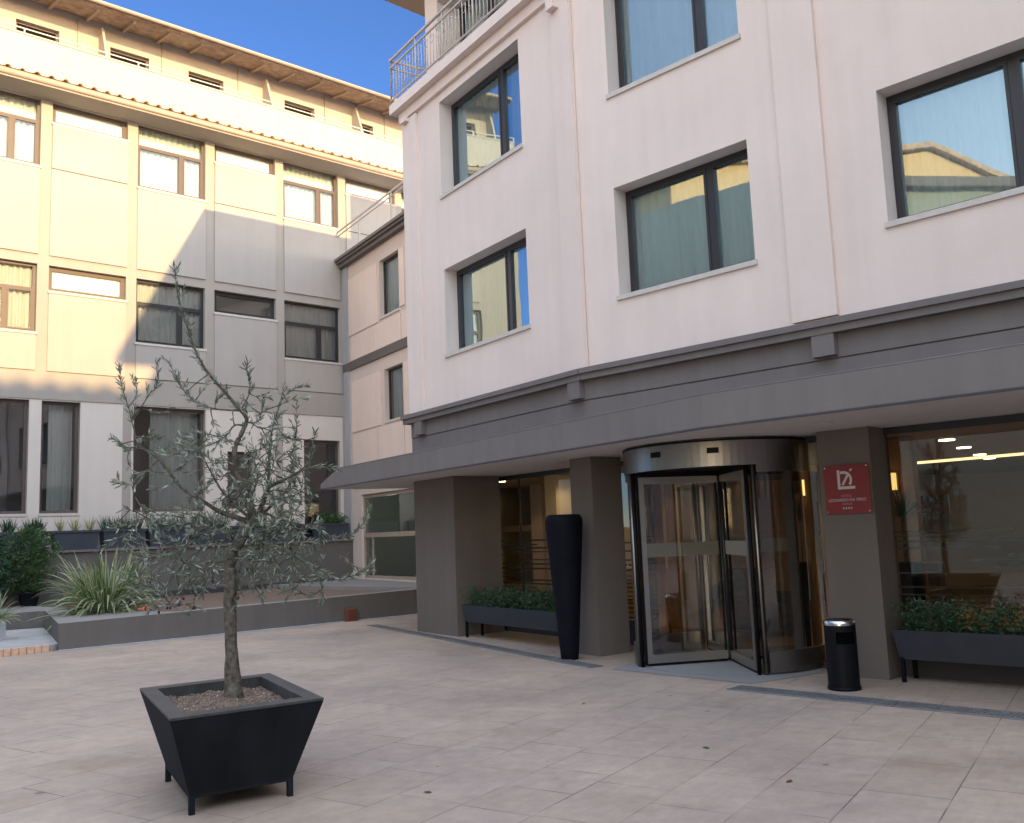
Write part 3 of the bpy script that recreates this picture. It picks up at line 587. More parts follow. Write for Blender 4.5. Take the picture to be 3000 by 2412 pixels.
# revolving door ---------------------------------------------------
def revolving_door(B):
    cx, cy, Rr = 2.45, 11.2, 1.10; A = lambda r, a, z: (cx + r * math.cos(R(a)), cy + r * math.sin(R(a)), z)
    def arc(mb, r0, r1, a0, a1, z0, z1, m=0, step=4):
        n = max(2, int(abs(a1 - a0) / step)); rings = []
        for i in range(n + 1):
            a = a0 + (a1 - a0) * i / n; rings.append([A(r0, a, z0), A(r1, a, z0), A(r1, a, z1), A(r0, a, z1)])
        mb.loft(rings, m, False)
    d = MB()
    arc(d, Rr - .03, Rr + .03, 0, 360, 2.22, 2.515)                               # stainless drum fascia
    d.cyl((cx, cy), Rr - .03, Rr - .03, 2.235, 2.26, 48, 1)                         # dark ceiling disc
    arc(d, Rr + .031, Rr + .036, 0, 360, 2.49, 2.512, 1)
    D = part('revolving_door', d, [M['steel'], M['black']], B)
    for a in (220.5, 255): 
        s = MB(); arc(s, Rr + .031, Rr + .045, a - 3.2, a + 3.2, 2.36, 2.42, 0, 2); part('motion_sensor', s, M['black'], D)
    for a0, a1 in ((278, 366), (98, 186)):
        p = MB(); arc(p, Rr - .02, Rr + .02, a0, a1, .02, .10); arc(p, Rr - .025, Rr + .025, a0, a1, .1, .24); part('curved_skirting', p, M['steel'], D)
        p = MB(); arc(p, Rr - .02, Rr + .02, a0, a1, 2.14, 2.22); part('curved_rail', p, M['steel'], D)
        g = MB(); n = 22; g.loft([[A(Rr, a0 + (a1 - a0) * i / n, z) for z in (.24, 2.14)] for i in range(n + 1)], 0, True, False, False); part('curved_pane', g, M['glassd'], D)
    for a in (188, 276, 8, 96):
        part('door_post', MB().tube([A(Rr, a, .0), A(Rr, a, 2.22)], .028, 4), M['steel'], D)
        b = a + (3.6 if a in (188, 8) else -3.6)
        part('door_seal', MB().tube([A(Rr - .01, b, .0), A(Rr - .01, b, 2.22)], .022, 4), M['black'], D)
    for a in (191.5, 272.5, 11.5, 92.5):
        fr = Fr(cx, cy, a); w_ = MB(); q = .022
        w_.box(fr, .05, Rr - .07, -q, q, .04, .135).box(fr, .05, Rr - .07, -q, q, 2.09, 2.17).box(fr, .05, .07, -.012, .012, .135, 2.09, 1).box(fr, Rr - .13, Rr - .07, -q, q, .135, 2.09)
        w_.box(fr, .05, Rr - .07, -.008, .008, .006, .04, 1).box(fr, .05, Rr - .05, -.01, .01, 2.17, 2.23, 1).box(fr, Rr - .07, Rr - .045, -.01, .01, .02, 2.18, 1)
        wo = part('door_wing', w_, [M['steel2'], M['black']], D)
    pn = MB(); sp = MB()
    for a in (191.5, 272.5, 11.5, 92.5):
        fr = Fr(cx, cy, a); pn.poly([fr.p(.07, 0, .135), fr.p(Rr - .13, 0, .135), fr.p(Rr - .13, 0, 2.09), fr.p(.07, 0, 2.09)]); sp.box(fr, .07, Rr - .13, .002, .004, 1.24, 1.40)
    part('wing_panes', pn, M['glassd'], D); part('safety_strip', sp, mat('pale_film', (.24, .225, .18), .8), D)
    part('centre_post', MB().cyl((cx, cy), .022, .022, .01, 2.23, 16), M['dark'], D)
    part('floor_mat', MB().cyl((cx, cy), Rr - .05, Rr - .05, .005, .010, 48), M['mat_'], D)
revolving_door(HB)
# ------------------------------------------------------------------ fittings seen through or on the hotel front
def plaque():
    B = thing('wall_sign', 'square red plaque with white monogram and lettering on the pillar right of the revolving door', 'sign', F2.p(3.40, -.04, 1.65))
    o = -.040; u0, u1, z0, z1 = 3.165, 3.655, 1.65, 2.15
    part('plate', MB().box(F2, u0, u1, o - .008, o, z0, z1), M['red'], B)
    for u in (u0 + .02, u1 - .02):
        for z in (z0 + .02, z1 - .02):
            c = F2.p(u, 0, z); part('fixing', MB().tube([F2.p(u, -.069, z), F2.p(u, o + .008, z)], .008, 10), M['ashtray'], B)
    f = o + .0012
    lg = MB(); uc = 3.40; q = lambda x, y: F2.p(uc + x, f, 1.915 + y); t = .028
    def bar(x0, y0, x1, y1, w_=t):
        dx, dy = x1 - x0, y1 - y0; L = math.hypot(dx, dy); nx, ny = -dy / L * w_ / 2, dx / L * w_ / 2
        lg.poly([q(x0 + nx, y0 + ny), q(x0 - nx, y0 - ny), q(x1 - nx, y1 - ny), q(x1 + nx, y1 + ny)][::-1])
    bar(-.072, .0, -.072, .185); bar(-.086, -.0, .10, -.0); bar(-.035, .028, .032, .135, .024); bar(.052, .172, .078, .188, .018)
    n = 14; pts = []
    for i in range(n + 1):
        a = math.pi / 2 - i / n * (math.pi / 2 + .75); pts.append(((-.012 + .085 * math.cos(a)), .082 + .089 * math.sin(a), -.012 + .060 * math.cos(a), .082 + .062 * math.sin(a)))
    for a, b in zip(pts, pts[1:]): lg.poly([q(a[0], a[1]), q(a[2], a[3]), q(b[2], b[3]), q(b[0], b[1])])
    bar(-.052, .1575, -.010, .1575, .027)
    part('monogram', lg, M['white'], B)
    text_mesh('lettering', 'HOTEL', .038, F2, uc, 1.818, f, M['pale'], B, 0, .115); text_mesh('lettering', 'LEONARDO DA VINCI', .044, F2, uc, 1.775, f, M['white'], B, -.0003, .40)
    text_mesh('lettering', 'FIRENZE', .03, F2, uc, 1.738, f, M['pale'], B, 0, .105); text_mesh('lettering', '* * * *', .05, F2, uc, 1.68, f, M['white'], B, .001, .10)
plaque()

def litter_bin():
    c = (3.045, 9.13); B = thing('litter_bin', 'black cylindrical ash-top litter bin with steel lid standing before the signed pillar', 'bin', (*c, 0))
    b = MB(); n = 40; r = .145
    A = lambda a, rr, z: (c[0] + rr * math.cos(a), c[1] + rr * math.sin(a), z)
    am = math.atan2(-c[1], -c[0]) + .35
    us = [am + 2 * math.pi * i / n for i in range(n)]
    hole = lambda i: (i + 1) % n <= 7 and i >= 0 and ((i + 4) % n) < 8
    zs = [.02, .43, .54, .60]
    for k in range(3):
        for i in range(n):
            if k == 1 and ((i + 4) % n) < 8: continue
            b.poly([A(us[i], r, zs[k]), A(us[(i + 1) % n], r, zs[k]), A(us[(i + 1) % n], r, zs[k + 1]), A(us[i], r, zs[k + 1])], 0, True)
    part('body', b, M['black'], B); part('base_ring', MB().cyl(c, r + .008, r + .008, 0, .03, 40), M['black'], B)
    part('inner_liner', MB().cyl(c, r - .02, r - .02, .03, .58, 32), M['cave'], B)
    part('ashtray_lid', MB().lathe(c, [(r + .004, .60), (r + .006, .64), (r - .012, .648), (r - .03, .622), (.05, .612), (.001, .612)], 40, 0, False), M['ashtray'], B)
litter_bin()

def tall_vase():
    c = (.60, 11.93); B = thing('tall_vase', 'tall slender black tapering vase standing before the middle pillar', 'vase', (*c, 0))
    pr = [(.105, 0), (.11, .01), (.118, .10), (.150, .5), (.188, 1.0), (.222, 1.45), (.238, 1.66), (.236, 1.73), (.215, 1.775), (.190, 1.79), (.165, 1.788), (.150, 1.75), (.15, 1.60), (.001, 1.60)]
    part('body', MB().lathe(c, pr, 40, 0, False), mat('matt_black_resin', (.0045, .005, .0085), .7, spec=.12, var=.3, scale=14, bump=.5, bscale=18), B)
tall_vase()

def foliage_tuft(mb, c, n, L, spread, up=1.0, wd=.006, droop=.05, m=(0,)):
    for _ in range(n):
        a = random.uniform(0, 6.283); t = random.random() ** .7 * spread
        d = Vector((math.cos(a) * t, math.sin(a) * t, up)); mb.blade((c[0] + random.uniform(-.03, .03), c[1] + random.uniform(-.03, .03), c[2]), d, L * random.uniform(.6, 1.15), wd, droop, 3, m, random.uniform(-.6, .6))
def leafy_sprays(mb, fr, u0, u1, o0, o1, z, n, h, ll=.05, lw=.016, lean=.5):
    """upright stems with leaves all along: low bedding plants"""
    for _ in range(n):
        u, o = random.uniform(u0, u1), random.uniform(o0, o1); p = Vector(fr.p(u, o, z)); d = Vector((random.uniform(-lean, lean), random.uniform(-lean, lean), 1)).normalized()
        H = h * random.uniform(.45, 1.15); k = int(H / .016)
        for i in range(k):
            q = p + d * (H * (i + .5) / k); a = random.uniform(0, 6.28); dd = Vector((math.cos(a), math.sin(a), random.uniform(.1, 1.0)))
            mb.leaf(q, dd, ll * random.uniform(.6, 1.2), lw * random.uniform(.7, 1.2), 0)
            d = (d + Vector((random.uniform(-.06, .06), random.uniform(-.06, .06), -.02))).normalized()
def trough(fr, u0, u1, ztop, zb, label, o=.0, dp=.36, seed=1, legs=True):
    random.seed(seed); B = thing('trough_planter', label, 'planter', fr.p((u0 + u1) / 2, o - dp / 2, 0), 'slate trough planters under the lobby windows')
    tp = .05; R0 = lambda i, z, e=0: [fr.p(u0 + i + e, o - i * .5 - e, z), fr.p(u1 - i - e, o - i * .5 - e, z), fr.p(u1 - i - e, o - dp + i * .5 + e, z), fr.p(u0 + i + e, o - dp + i * .5 + e, z)]
    b = MB().loft([R0(tp, zb), R0(0, ztop)], 0, False, False); b.loft([R0(0, ztop), R0(0, ztop, .025)], 0, False, False).loft([R0(0, ztop, .025), R0(0.01, ztop - .08, .025)], 0, False, False); b.poly(R0(tp, zb)[::-1])
    part('box', b, M['trough'], B); part('soil', MB().poly(R0(.005, ztop - .05, .02)), M['soil'], B)
    for u in (u0 + .05, u1 - .09):
        for oo in (o - .04, o - dp + .04): part('leg', MB().box(fr, u, u + .035, oo - .018, oo + .018, 0, zb + .02), M['black'], B)
    g = MB(); leafy_sprays(g, fr, u0 + .05, u1 - .05, o - dp + .05, o - .05, ztop - .05, int((u1 - u0) * 120), .36); part('foliage', g, M['dgreen'], B)
trough(F1, -3.42, -.62, .50, .24, 'slate trough of low green plants between the two left pillars, behind the tall black vase', o=-.02, seed=5)
trough(F3, .28, 2.75, .50, .22, 'slate trough of low green plants right of the pillar with the red sign', o=-.0, seed=6)

def drain(label, x0, y0, x1, y1, wd):
    L = math.dist((x0, y0), (x1, y1)); fr = Fr(x0, y0, math.degrees(math.atan2(y1 - y0, x1 - x0))); m = MB()
    m.box(fr, 0, L, -wd / 2, -wd / 2 + .018, .001, .012).box(fr, 0, L, wd / 2 - .018, wd / 2, .001, .012)
    u = 0
    while u < L: m.box(fr, u, u + .012, -wd / 2 + .018, wd / 2 - .018, .001, .0105); u += .036
    for k in range(1, 5): o = -wd / 2 + wd * k / 5; m.box(fr, 0, L, o - .005, o + .005, .001, .0085)
    B = thing('drain_channel', label, 'drain', fr.p(L / 2, 0, 0)); part('grating', m, M['drain'], B); part('channel', MB().poly([fr.p(0, -wd / 2, .0005), fr.p(L, -wd / 2, .0005), fr.p(L, wd / 2, .0005), fr.p(0, wd / 2, .0005)]), M['cushion'], B)
drain('long dark slotted floor drain running from the planter wall towards the tall vase', -2.72, 17.5, .86, 11.15, .20)
drain('metal floor drain grating running right from the entrance past the litter bin', 2.06, 9.42, 6.2, 5.35, .26)

# lobby lights and fittings
for x, y, e_ in ((-.25, 16.5, 6), (1.0, 14.6, 5), (3.7, 13.6, 7)):  # unseen lamps: two inferred from the warm left bay, third added to brighten
    l_ = bpy.data.lights.new('unseen_lobby_light', 'SPOT'); l_.energy = e_; l_.color = (1, .74, .42); l_.spot_size = R(155); l_.shadow_soft_size = .1
    lo_ = bpy.data.objects.new('unseen_lobby_light', l_); C.objects.link(lo_); lo_.location = (x, y, 2.44)
    part('unseen_ceiling_spot', MB().cyl((x, y), .09, .09, 2.478, 2.490, 20), M['lamp'], LOB); lo_.parent = HB; lo_.matrix_parent_inverse = wm(HB).inverted()
for i, (x, y) in enumerate(((5.19, 11.17), (6.07, 12.59), (7.11, 14.27), (7.78, 15.31))):
    lb_ = ('nearest and topmost', 'second nearest', 'third, by the light strip', 'farthest and lowest')[i]
    t = thing('ceiling_downlight', 'lit downlight seen through the right lobby window, %s of the four' % lb_, 'ceiling light', (x, y, 2.49), 'downlights in the lobby ceiling')
    part('lamp_disc', MB().cyl((x, y), .09, .09, 2.478, 2.490, 20), M['lamp'], t); part('trim_ring', MB().cyl((x, y), .115, .115, 2.490, 2.499, 20), M['steel'], t)
    l_ = bpy.data.lights.new('lamp_light', 'SPOT'); l_.energy = 10; l_.color = (1, .72, .40); l_.spot_size = R(150); l_.shadow_soft_size = .08
    lo_ = bpy.data.objects.new('lamp_light', l_); C.objects.link(lo_); lo_.location = (x, y, 2.46); lo_.parent = t; lo_.matrix_parent_inverse = wm(t).inverted()
fr = Fr(6.76, 15.74, math.degrees(math.atan2(14.38 - 15.74, 7.85 - 6.76)))
solo('light_strip', MB().box(fr, 0, 3.6, -.02, .02, 2.46, 2.498), M['strip'], 'thin glowing strip light across the lobby ceiling behind the right window', 'strip light')
t = thing('wall_lamp', 'small glowing amber rectangular wall lamp just right of the signed pillar', 'wall lamp', F3.p(-.13, -1.3, 1.95)); part('shade', MB().box(F3, -.19, -.09, -1.35, -1.28, 1.90, 2.09), M['lamps'], t)
part('back_plate', MB().box(F3, -.21, -.07, -1.37, -1.352, 1.88, 2.11), M['brown'], t)
part('partition_wall', MB().box(F3, -.5, .10, -1.5, -1.375, .01, 2.49), M['wood'], LOB)
def dracaena():
    c = F3.p(.06, -1.05, 1.40); B = thing('spiky_pot_plant', 'dark spiky-leaved pot plant behind the glass right of the signed pillar', 'pot plant', (c[0], c[1], 0)); random.seed(4)
    g = MB()
    for _ in range(70):
        a = random.uniform(0, 6.28); e = random.uniform(-.1, 1.4); g.blade((c[0], c[1], 1.58), (math.cos(a) * math.cos(e), math.sin(a) * math.cos(e), math.sin(e)), random.uniform(.25, .38), .011, .03, 4, (0,))
    part('foliage', g, M['dgreen'], B); part('stem', MB().tube([(c[0], c[1], 1.1), (c[0], c[1], 1.58)], .02), M['bark'], B)
    part('pot', MB().lathe((c[0], c[1]), [(.12, 0.01), (.19, 1.10), (.17, 1.10), (.001, 1.07)], 24, 0, False), M['black'], B)
dracaena()
t = thing('reception_desk', 'dark reception desk seen through the revolving door', 'desk', (4.4, 16.6, 0)); part('counter', MB().box(Fr(3.3, 15.9, -30), 0, 2.2, 0, .7, .01, 1.02), M['cushion'], t); part('desk_top', MB().box(Fr(3.3, 15.9, -30), -.04, 2.24, -.04, .76, 1.022, 1.06), M['black'], t)
for k, (x, y, rz) in enumerate(((3.0, 13.6, 20), (5.3, 13.3, -50))):
    t = thing('lobby_armchair', 'dark upholstered armchair in the lobby, %s through the revolving door' % ('left one seen' if k == 0 else 'right one seen'), 'armchair', (x, y, 0), 'armchairs in the lobby'); fr = Fr(x, y, rz)
    part('seat', MB().box(fr, 0, .6, 0, .6, .15, .45), M['cushion'], t); part('backrest', MB().box(fr, 0, .6, -.16, -.002, .15, .95), M['cushion'], t)
    for u in (-.12, .602): part('armrest', MB().box(fr, u, u + .118, -.1, .6, .1, .62), M['cushion'], t)

# ------------------------------------------------------------------ raised bed, retaining wall, landing
PA, PB = (-7.42, 15.30), (-2.06, 19.66)
dx, dy = PB[0] - PA[0], PB[1] - PA[1]; L_ = math.hypot(dx, dy); dx /= L_; dy /= L_; nx, ny = -dy, dx
ax = lambda t, q: (PA[0] + dx * t + nx * q, PA[1] + dy * t + ny * q)
def bed():
    B = thing('raised_bed', 'low grey-brown rendered raised bed wall with flat top running across the back of the plaza', 'planter wall', (*ax(3, .2), 0))
    H0, H1 = .42, .50; hz = lambda t: H0 + (H1 - H0) * t / 6.9
    p0, p1 = ax(0, 0), ax(8.7, 0); c = (-9.34, 18.69); l = (-16, 15.1)
    m = MB()
    m.poly([(*p0, 0), (*p1, 0), (*p1, hz(8.7)), (*p0, H0)]); m.poly([(*c, 0), (*p0, 0), (*p0, H0), (*c, H0)]); m.poly([(*l, 0), (*c, 0), (*c, H0), (*l, H0)])
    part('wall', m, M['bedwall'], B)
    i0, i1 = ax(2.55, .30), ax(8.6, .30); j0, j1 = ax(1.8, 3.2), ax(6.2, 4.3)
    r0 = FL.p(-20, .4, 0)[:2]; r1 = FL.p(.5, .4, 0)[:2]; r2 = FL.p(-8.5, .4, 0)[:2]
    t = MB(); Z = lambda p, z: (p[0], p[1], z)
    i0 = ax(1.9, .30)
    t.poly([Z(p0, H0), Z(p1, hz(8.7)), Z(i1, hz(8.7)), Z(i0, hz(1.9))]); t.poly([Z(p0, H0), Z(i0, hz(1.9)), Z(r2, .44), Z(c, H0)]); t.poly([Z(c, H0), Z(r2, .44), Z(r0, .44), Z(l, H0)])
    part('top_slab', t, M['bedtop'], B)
    # lip down to the sunken bed
    part('inner_face', MB().poly([Z(i0, hz(1.9)), Z(i1, hz(8.6)), Z(i1, .36), Z(i0, .36)]).poly([Z(r2, .44), Z(i0, hz(1.9)), Z(i0, .36), Z(r2, .36)]), M['bedwall'], B)
    part('bed_soil', MB().poly([Z(i0, .375), Z(i1, .42), Z(r1, .42), Z(r2, .375)]), M['soil'], B)
    K = lambda u, o: FK.p(u, o, 0)[:2]
    part('terrace_slab', MB().prism([K(.1, 0.0), K(.9, 2.6), K(7.2, .8), K(9.7, .05)][::-1], .40, .488), M['bedtop'], B)
    return B
bed()
_fr = Fr(*PA, math.degrees(math.atan2(dy, dx))); tag(part('foot_strip', MB().poly([_fr.p(.0, .10, .005), _fr.p(8.6, .13, .005), _fr.p(8.6, -.01, .005), _fr.p(.0, -.01, .005)]), mat('limewashed_strip', (.50, .52, .56), .9, var=.35, scale=6), None), kind='structure')
rw = MB().box(FL, -22, .42, .02, .40, .30, 1.53); rwo = thing('retaining_wall', 'long grey retaining wall with ledge carrying the planters below the cream building', 'wall', FL.p(-8, .4, 0))
part('wall', rw, M['bedwall'], rwo); part('ledge', MB().box(FL, -22, .45, .021, .45, 1.531, 1.585), M['taupe'], rwo)
part('plinth_slot', MB().box(FL, -7.6, .4, .401, .43, .36, .52), M['cushion'], rwo)
la = MB().prism([(-7.47, 15.22), (-7.45, 15.38), (-9.34, 18.65), (-16, 15.05), (-13.2, 10.2)], 0, .10); la_o = struct('concrete_landing', la, M['asph'])
e0, e1 = Vector((-7.50, 15.17, 0)), Vector((-13.2, 10.15, 0)); L2 = (e1 - e0).length; fr = Fr(e1.x, e1.y, math.degrees(math.atan2(e0.y - e1.y, e0.x - e1.x)))
eg = MB(); u = 0
while u < L2 - .02: eg.box(fr, u + .004, min(L2, u + .105), -.05, .035, 0, .112 + random.uniform(-.003, .003)); u += .11
solo('brick_step_edging', eg, M['peach'], 'row of peach-coloured bricks edging the concrete landing at the left', 'step edging')
B = thing('terracotta_vent_box', 'small rust-brown terracotta box at the foot of the bed wall beside the drain', 'terracotta box', (-3.2, 18.45, 0))
fr = Fr(*ax(5.25, -.02), 39.1); part('body', MB().box(fr, -.11, .11, -.0, .12, .02, .24).box(fr, -.13, .13, -.01, .14, 0, .02), M['terra'], B); part('opening', MB().box(fr, -.07, .07, .1201, .123, .05, .19), mat('terracotta_dark', (.13, .04, .02)), B)

# ------------------------------------------------------------------ planters on the ledge
def ledge_planters():
    kinds = {-9.46: 'spiky', -8.40: 'rosemary', -7.31: 'straw', -6.25: 'sage', -5.19: 'sage2', -4.13: 'bush', -3.07: 'low', -2.00: 'low2', -.68: 'yellowgreen'}
    labs = {'spiky': 'blue-grey trough planter at the left edge of the ledge, tufty green plants', 'rosemary': 'blue-grey trough planter on the ledge with two dark green rosemary tufts',
      'straw': 'blue-grey trough planter on the ledge with three straw-yellow grass tufts', 'sage': 'blue-grey trough planter with spreading grey-green plants, right of the straw-yellow tufts',
      'sage2': 'blue-grey trough planter on the ledge under the large window, just left of the olive trunk', 'bush': 'blue-grey trough planter on the ledge behind the leaning olive trunk', 'low': 'blue-grey trough planter on the ledge under the small square window',
      'low2': 'blue-grey trough planter on the ledge right of the small square window', 'yellowgreen': 'dark trough planter with yellow-green plant at the right end of the ledge'}
    for s, k in kinds.items():
        random.seed(int(s * 100)); B = thing('ledge_planter', labs[k], 'planter', FL.p(s, .22, 1.585), 'trough planters on the retaining wall ledge')
        a, b = s - .49, s + .49
        R0 = lambda i, z: [FL.p(a + i, .40 - i, z), FL.p(b - i, .40 - i, z), FL.p(b - i, .05 + i, z), FL.p(a + i, .05 + i, z)]
        bx = MB().loft([R0(.045, 1.59), R0(.012, 1.97), R0(-.01, 1.972), R0(-.012, 2.02), R0(.02, 2.021), R0(.035, 1.95)], 0, False, False); bx.poly(R0(.045, 1.59)[::-1])
        part('box', bx, M['tub'], B); part('soil', MB().poly(R0(.02, 1.975)), M['soil'], B)
        g = MB(); mt_ = M['grgreen']
        if k == 'straw':
            for q in (-.32, 0, .33): foliage_tuft(g, FL.p(s + q, .22, 1.97), 30, .38, .8, 1, .009, .10)
            mt_ = M['straw']
        elif k in ('rosemary', 'spiky'):
            for q in (-.34, -.24, .12, .26, .36): foliage_tuft(g, FL.p(s + q, .22, 1.97), 44, .36, .6, 1, .009, .03)
            mt_ = M['dgreen']
        elif k in ('sage', 'sage2', 'bush'):
            for q in range(9): foliage_tuft(g, FL.p(s - .42 + q * .1, .24, 1.97), 30, .40, 1.0, 1, .010, .06)
        elif k == 'yellowgreen':
            leafy_sprays(g, FL, a + .1, b - .1, .1, .36, 1.96, 90, .40, .07, .02, .6); mt_ = M['green']
        else:
            leafy_sprays(g, FL, a + .06, b - .06, .1, .36, 1.96, 70, .24, .05, .016, .6); mt_ = M['grgreen']
        part('foliage', g, mt_, B)
ledge_planters()

# ------------------------------------------------------------------ grass clump, shrubs, small things at the left
def clump():
    c = Vector((-7.68, 17.65, .42)); B = thing('sword_leaf_clump', 'large clump of arching cream-striped sword leaves growing from the raised bed', 'plant', c); random.seed(11)
    g = MB()
    for i in range(430):
        a = random.uniform(0, 6.283); e = math.radians(90 - abs(random.gauss(0, 1)) * 34 - 6); e = max(e, math.radians(5)); r = random.random() ** .6 * .48
        p = c + Vector((math.cos(a) * r * random.uniform(.5, 1), math.sin(a) * r * random.uniform(.5, 1), 0)); d = Vector((math.cos(a) * math.cos(e), math.sin(a) * math.cos(e), math.sin(e)))
        L = random.uniform(.65, 1.32) * (.85 if e < .6 else 1); g.blade(p, d, L, random.uniform(.018, .034), random.uniform(.08, .42), 8, (1, 0, 1) if random.random() < .8 else (0, 0, 0), random.uniform(-.9, .9))
    for i in range(60):
        a = random.uniform(0, 6.283); e = random.uniform(.0, .5); g.blade(c + Vector((math.cos(a) * .3, math.sin(a) * .3, 0)), (math.cos(a), math.sin(a), e), random.uniform(.4, .9), .012, .2, 6, (2, 2, 2), random.uniform(-1, 1))
    part('leaves', g, [M['green_b'] if 'green_b' in M else M['blade'], M['bladec'], M['straw']], B)
clump()
def bushy(c, h, rad, n, seed, z0):
    random.seed(seed); g = MB()
    for _ in range(n):
        a = random.uniform(0, 6.28); ph = random.uniform(0, 1); zz = z0 + (h - z0) * ph; rr = rad * (.35 + .75 * math.sin(math.pi * min(1, ph * .85 + .12))) * random.random() ** .5
        rr *= .8 + .35 * math.sin(a * 3 + seed) ; p = Vector((c[0] + rr * math.cos(a), c[1] + rr * math.sin(a), c[2] + zz))
        for _ in range(7):
            b = random.uniform(0, 6.28); g.leaf(p + Vector((random.uniform(-.05, .05), random.uniform(-.05, .05), random.uniform(-.05, .05))), (math.cos(b) + .5 * math.cos(a), math.sin(b) + .5 * math.sin(a), random.uniform(-.1, 1.1)), random.uniform(.07, .13), .016)
    return g
def pot_shrub(c, h, rad, n, seed, label, pot=True):
    B = thing('potted_shrub', label, 'potted shrub', c, 'potted shrubs by the retaining wall'); g = bushy(c, h, rad, n, seed, .32); part('foliage', g, M['green'] if seed == 21 else M['dgreen'], B)
    st = MB(); random.seed(seed)
    for _ in range(9):
        a = random.uniform(0, 6.28); st.tube([(c[0], c[1], c[2] + .2), (c[0] + .1 * math.cos(a), c[1] + .1 * math.sin(a), c[2] + .6), (c[0] + rad * .6 * math.cos(a), c[1] + rad * .6 * math.sin(a), c[2] + h * .8)], [.012, .009, .004], 5)
    part('stems', st, M['bark'], B); part('pot', MB().lathe(c, [(.16, c[2]), (.205, c[2] + .26), (.22, c[2] + .26), (.22, c[2] + .30), (.19, c[2] + .30), (.001, c[2] + .25)], 28, 0, False), M['pot'], B)
pot_shrub((-10.47, 20.25, .43), 1.62, .62, 760, 21, 'leafy green shrub in a round black pot in front of the retaining wall')
pot_shrub((-11.05, 19.75, .43), 1.5, .62, 700, 22, 'leafy green shrub cut by the left edge of the picture, beside the potted one')
def white_pot_plant():
    c = (-9.03, 16.4, .10); B = thing('white_pot_plant', 'plant with drooping narrow leaves in a white pot at the left edge of the landing', 'potted plant', c); random.seed(9)
    part('pot', MB().box(Fr(c[0], c[1], 0), -.15, .11, -.11, .11, .10, .42), M['poolwhite'], B); g = MB()
    for _ in range(90):
        a = random.uniform(0, 6.28); e = random.uniform(.2, 1.4); g.blade((c[0], c[1], .42), (math.cos(a) * math.cos(e), math.sin(a) * math.cos(e), math.sin(e)), random.uniform(.3, .6), .013, .28, 6, (1, 0, 1), random.uniform(-.8, .8))
    part('leaves', g, [M['blade'], M['bladec']], B)
white_pot_plant()
random.seed(2); og = MB()
for k in range(7):
    x, y = -6.87 + random.uniform(-.06, .06), 17.3 + random.uniform(-.06, .06); p = [Vector((x, y, .43)) + Vector((random.uniform(-.09, .09), random.uniform(-.09, .09), random.uniform(0, .10))) for _ in range(4)]; og.poly(p[:3]).poly([p[0], p[2], p[3]]).poly([p[0], p[1], p[3]])
tag(part('orange_shard', og, M['orange'], None), 'small orange scrap lying on the bed beside the sword-leaf clump', 'scrap')

for k, (x, y, c_, lb_) in enumerate(((1.30, 6.98, 'dgreen', 'small dark curled leaf lying on the paving below the entrance mat'), (1.62, 6.02, 'terra', 'small reddish-brown fallen leaf lying on the open paving at lower right'), (-.62, 6.10, 'soil', 'small brown dry leaf lying on the paving right of the olive planter'), (.55, 8.9, 'straw', 'small straw-coloured leaf lying on the paving before the tall vase'))):
    random.seed(k); a = random.uniform(0, 3.1); ca, sa = math.cos(a), math.sin(a); lf = MB()
    P2 = lambda u, v, z: (x + ca * u - sa * v, y + sa * u + ca * v, z)
    lf.poly([P2(-.028, 0, .003), P2(-.008, -.012, .012), P2(.016, -.010, .010), P2(.030, 0, .004)]).poly([P2(-.028, 0, .003), P2(.030, 0, .004), P2(.016, .011, .014), P2(-.008, .012, .010)]).poly([P2(.030, -.001, .004), P2(.030, .001, .004), P2(.042, .004, .008)])
    solo('fallen_leaf', lf, M[c_], lb_, 'leaf', 'fallen leaves on the paving')
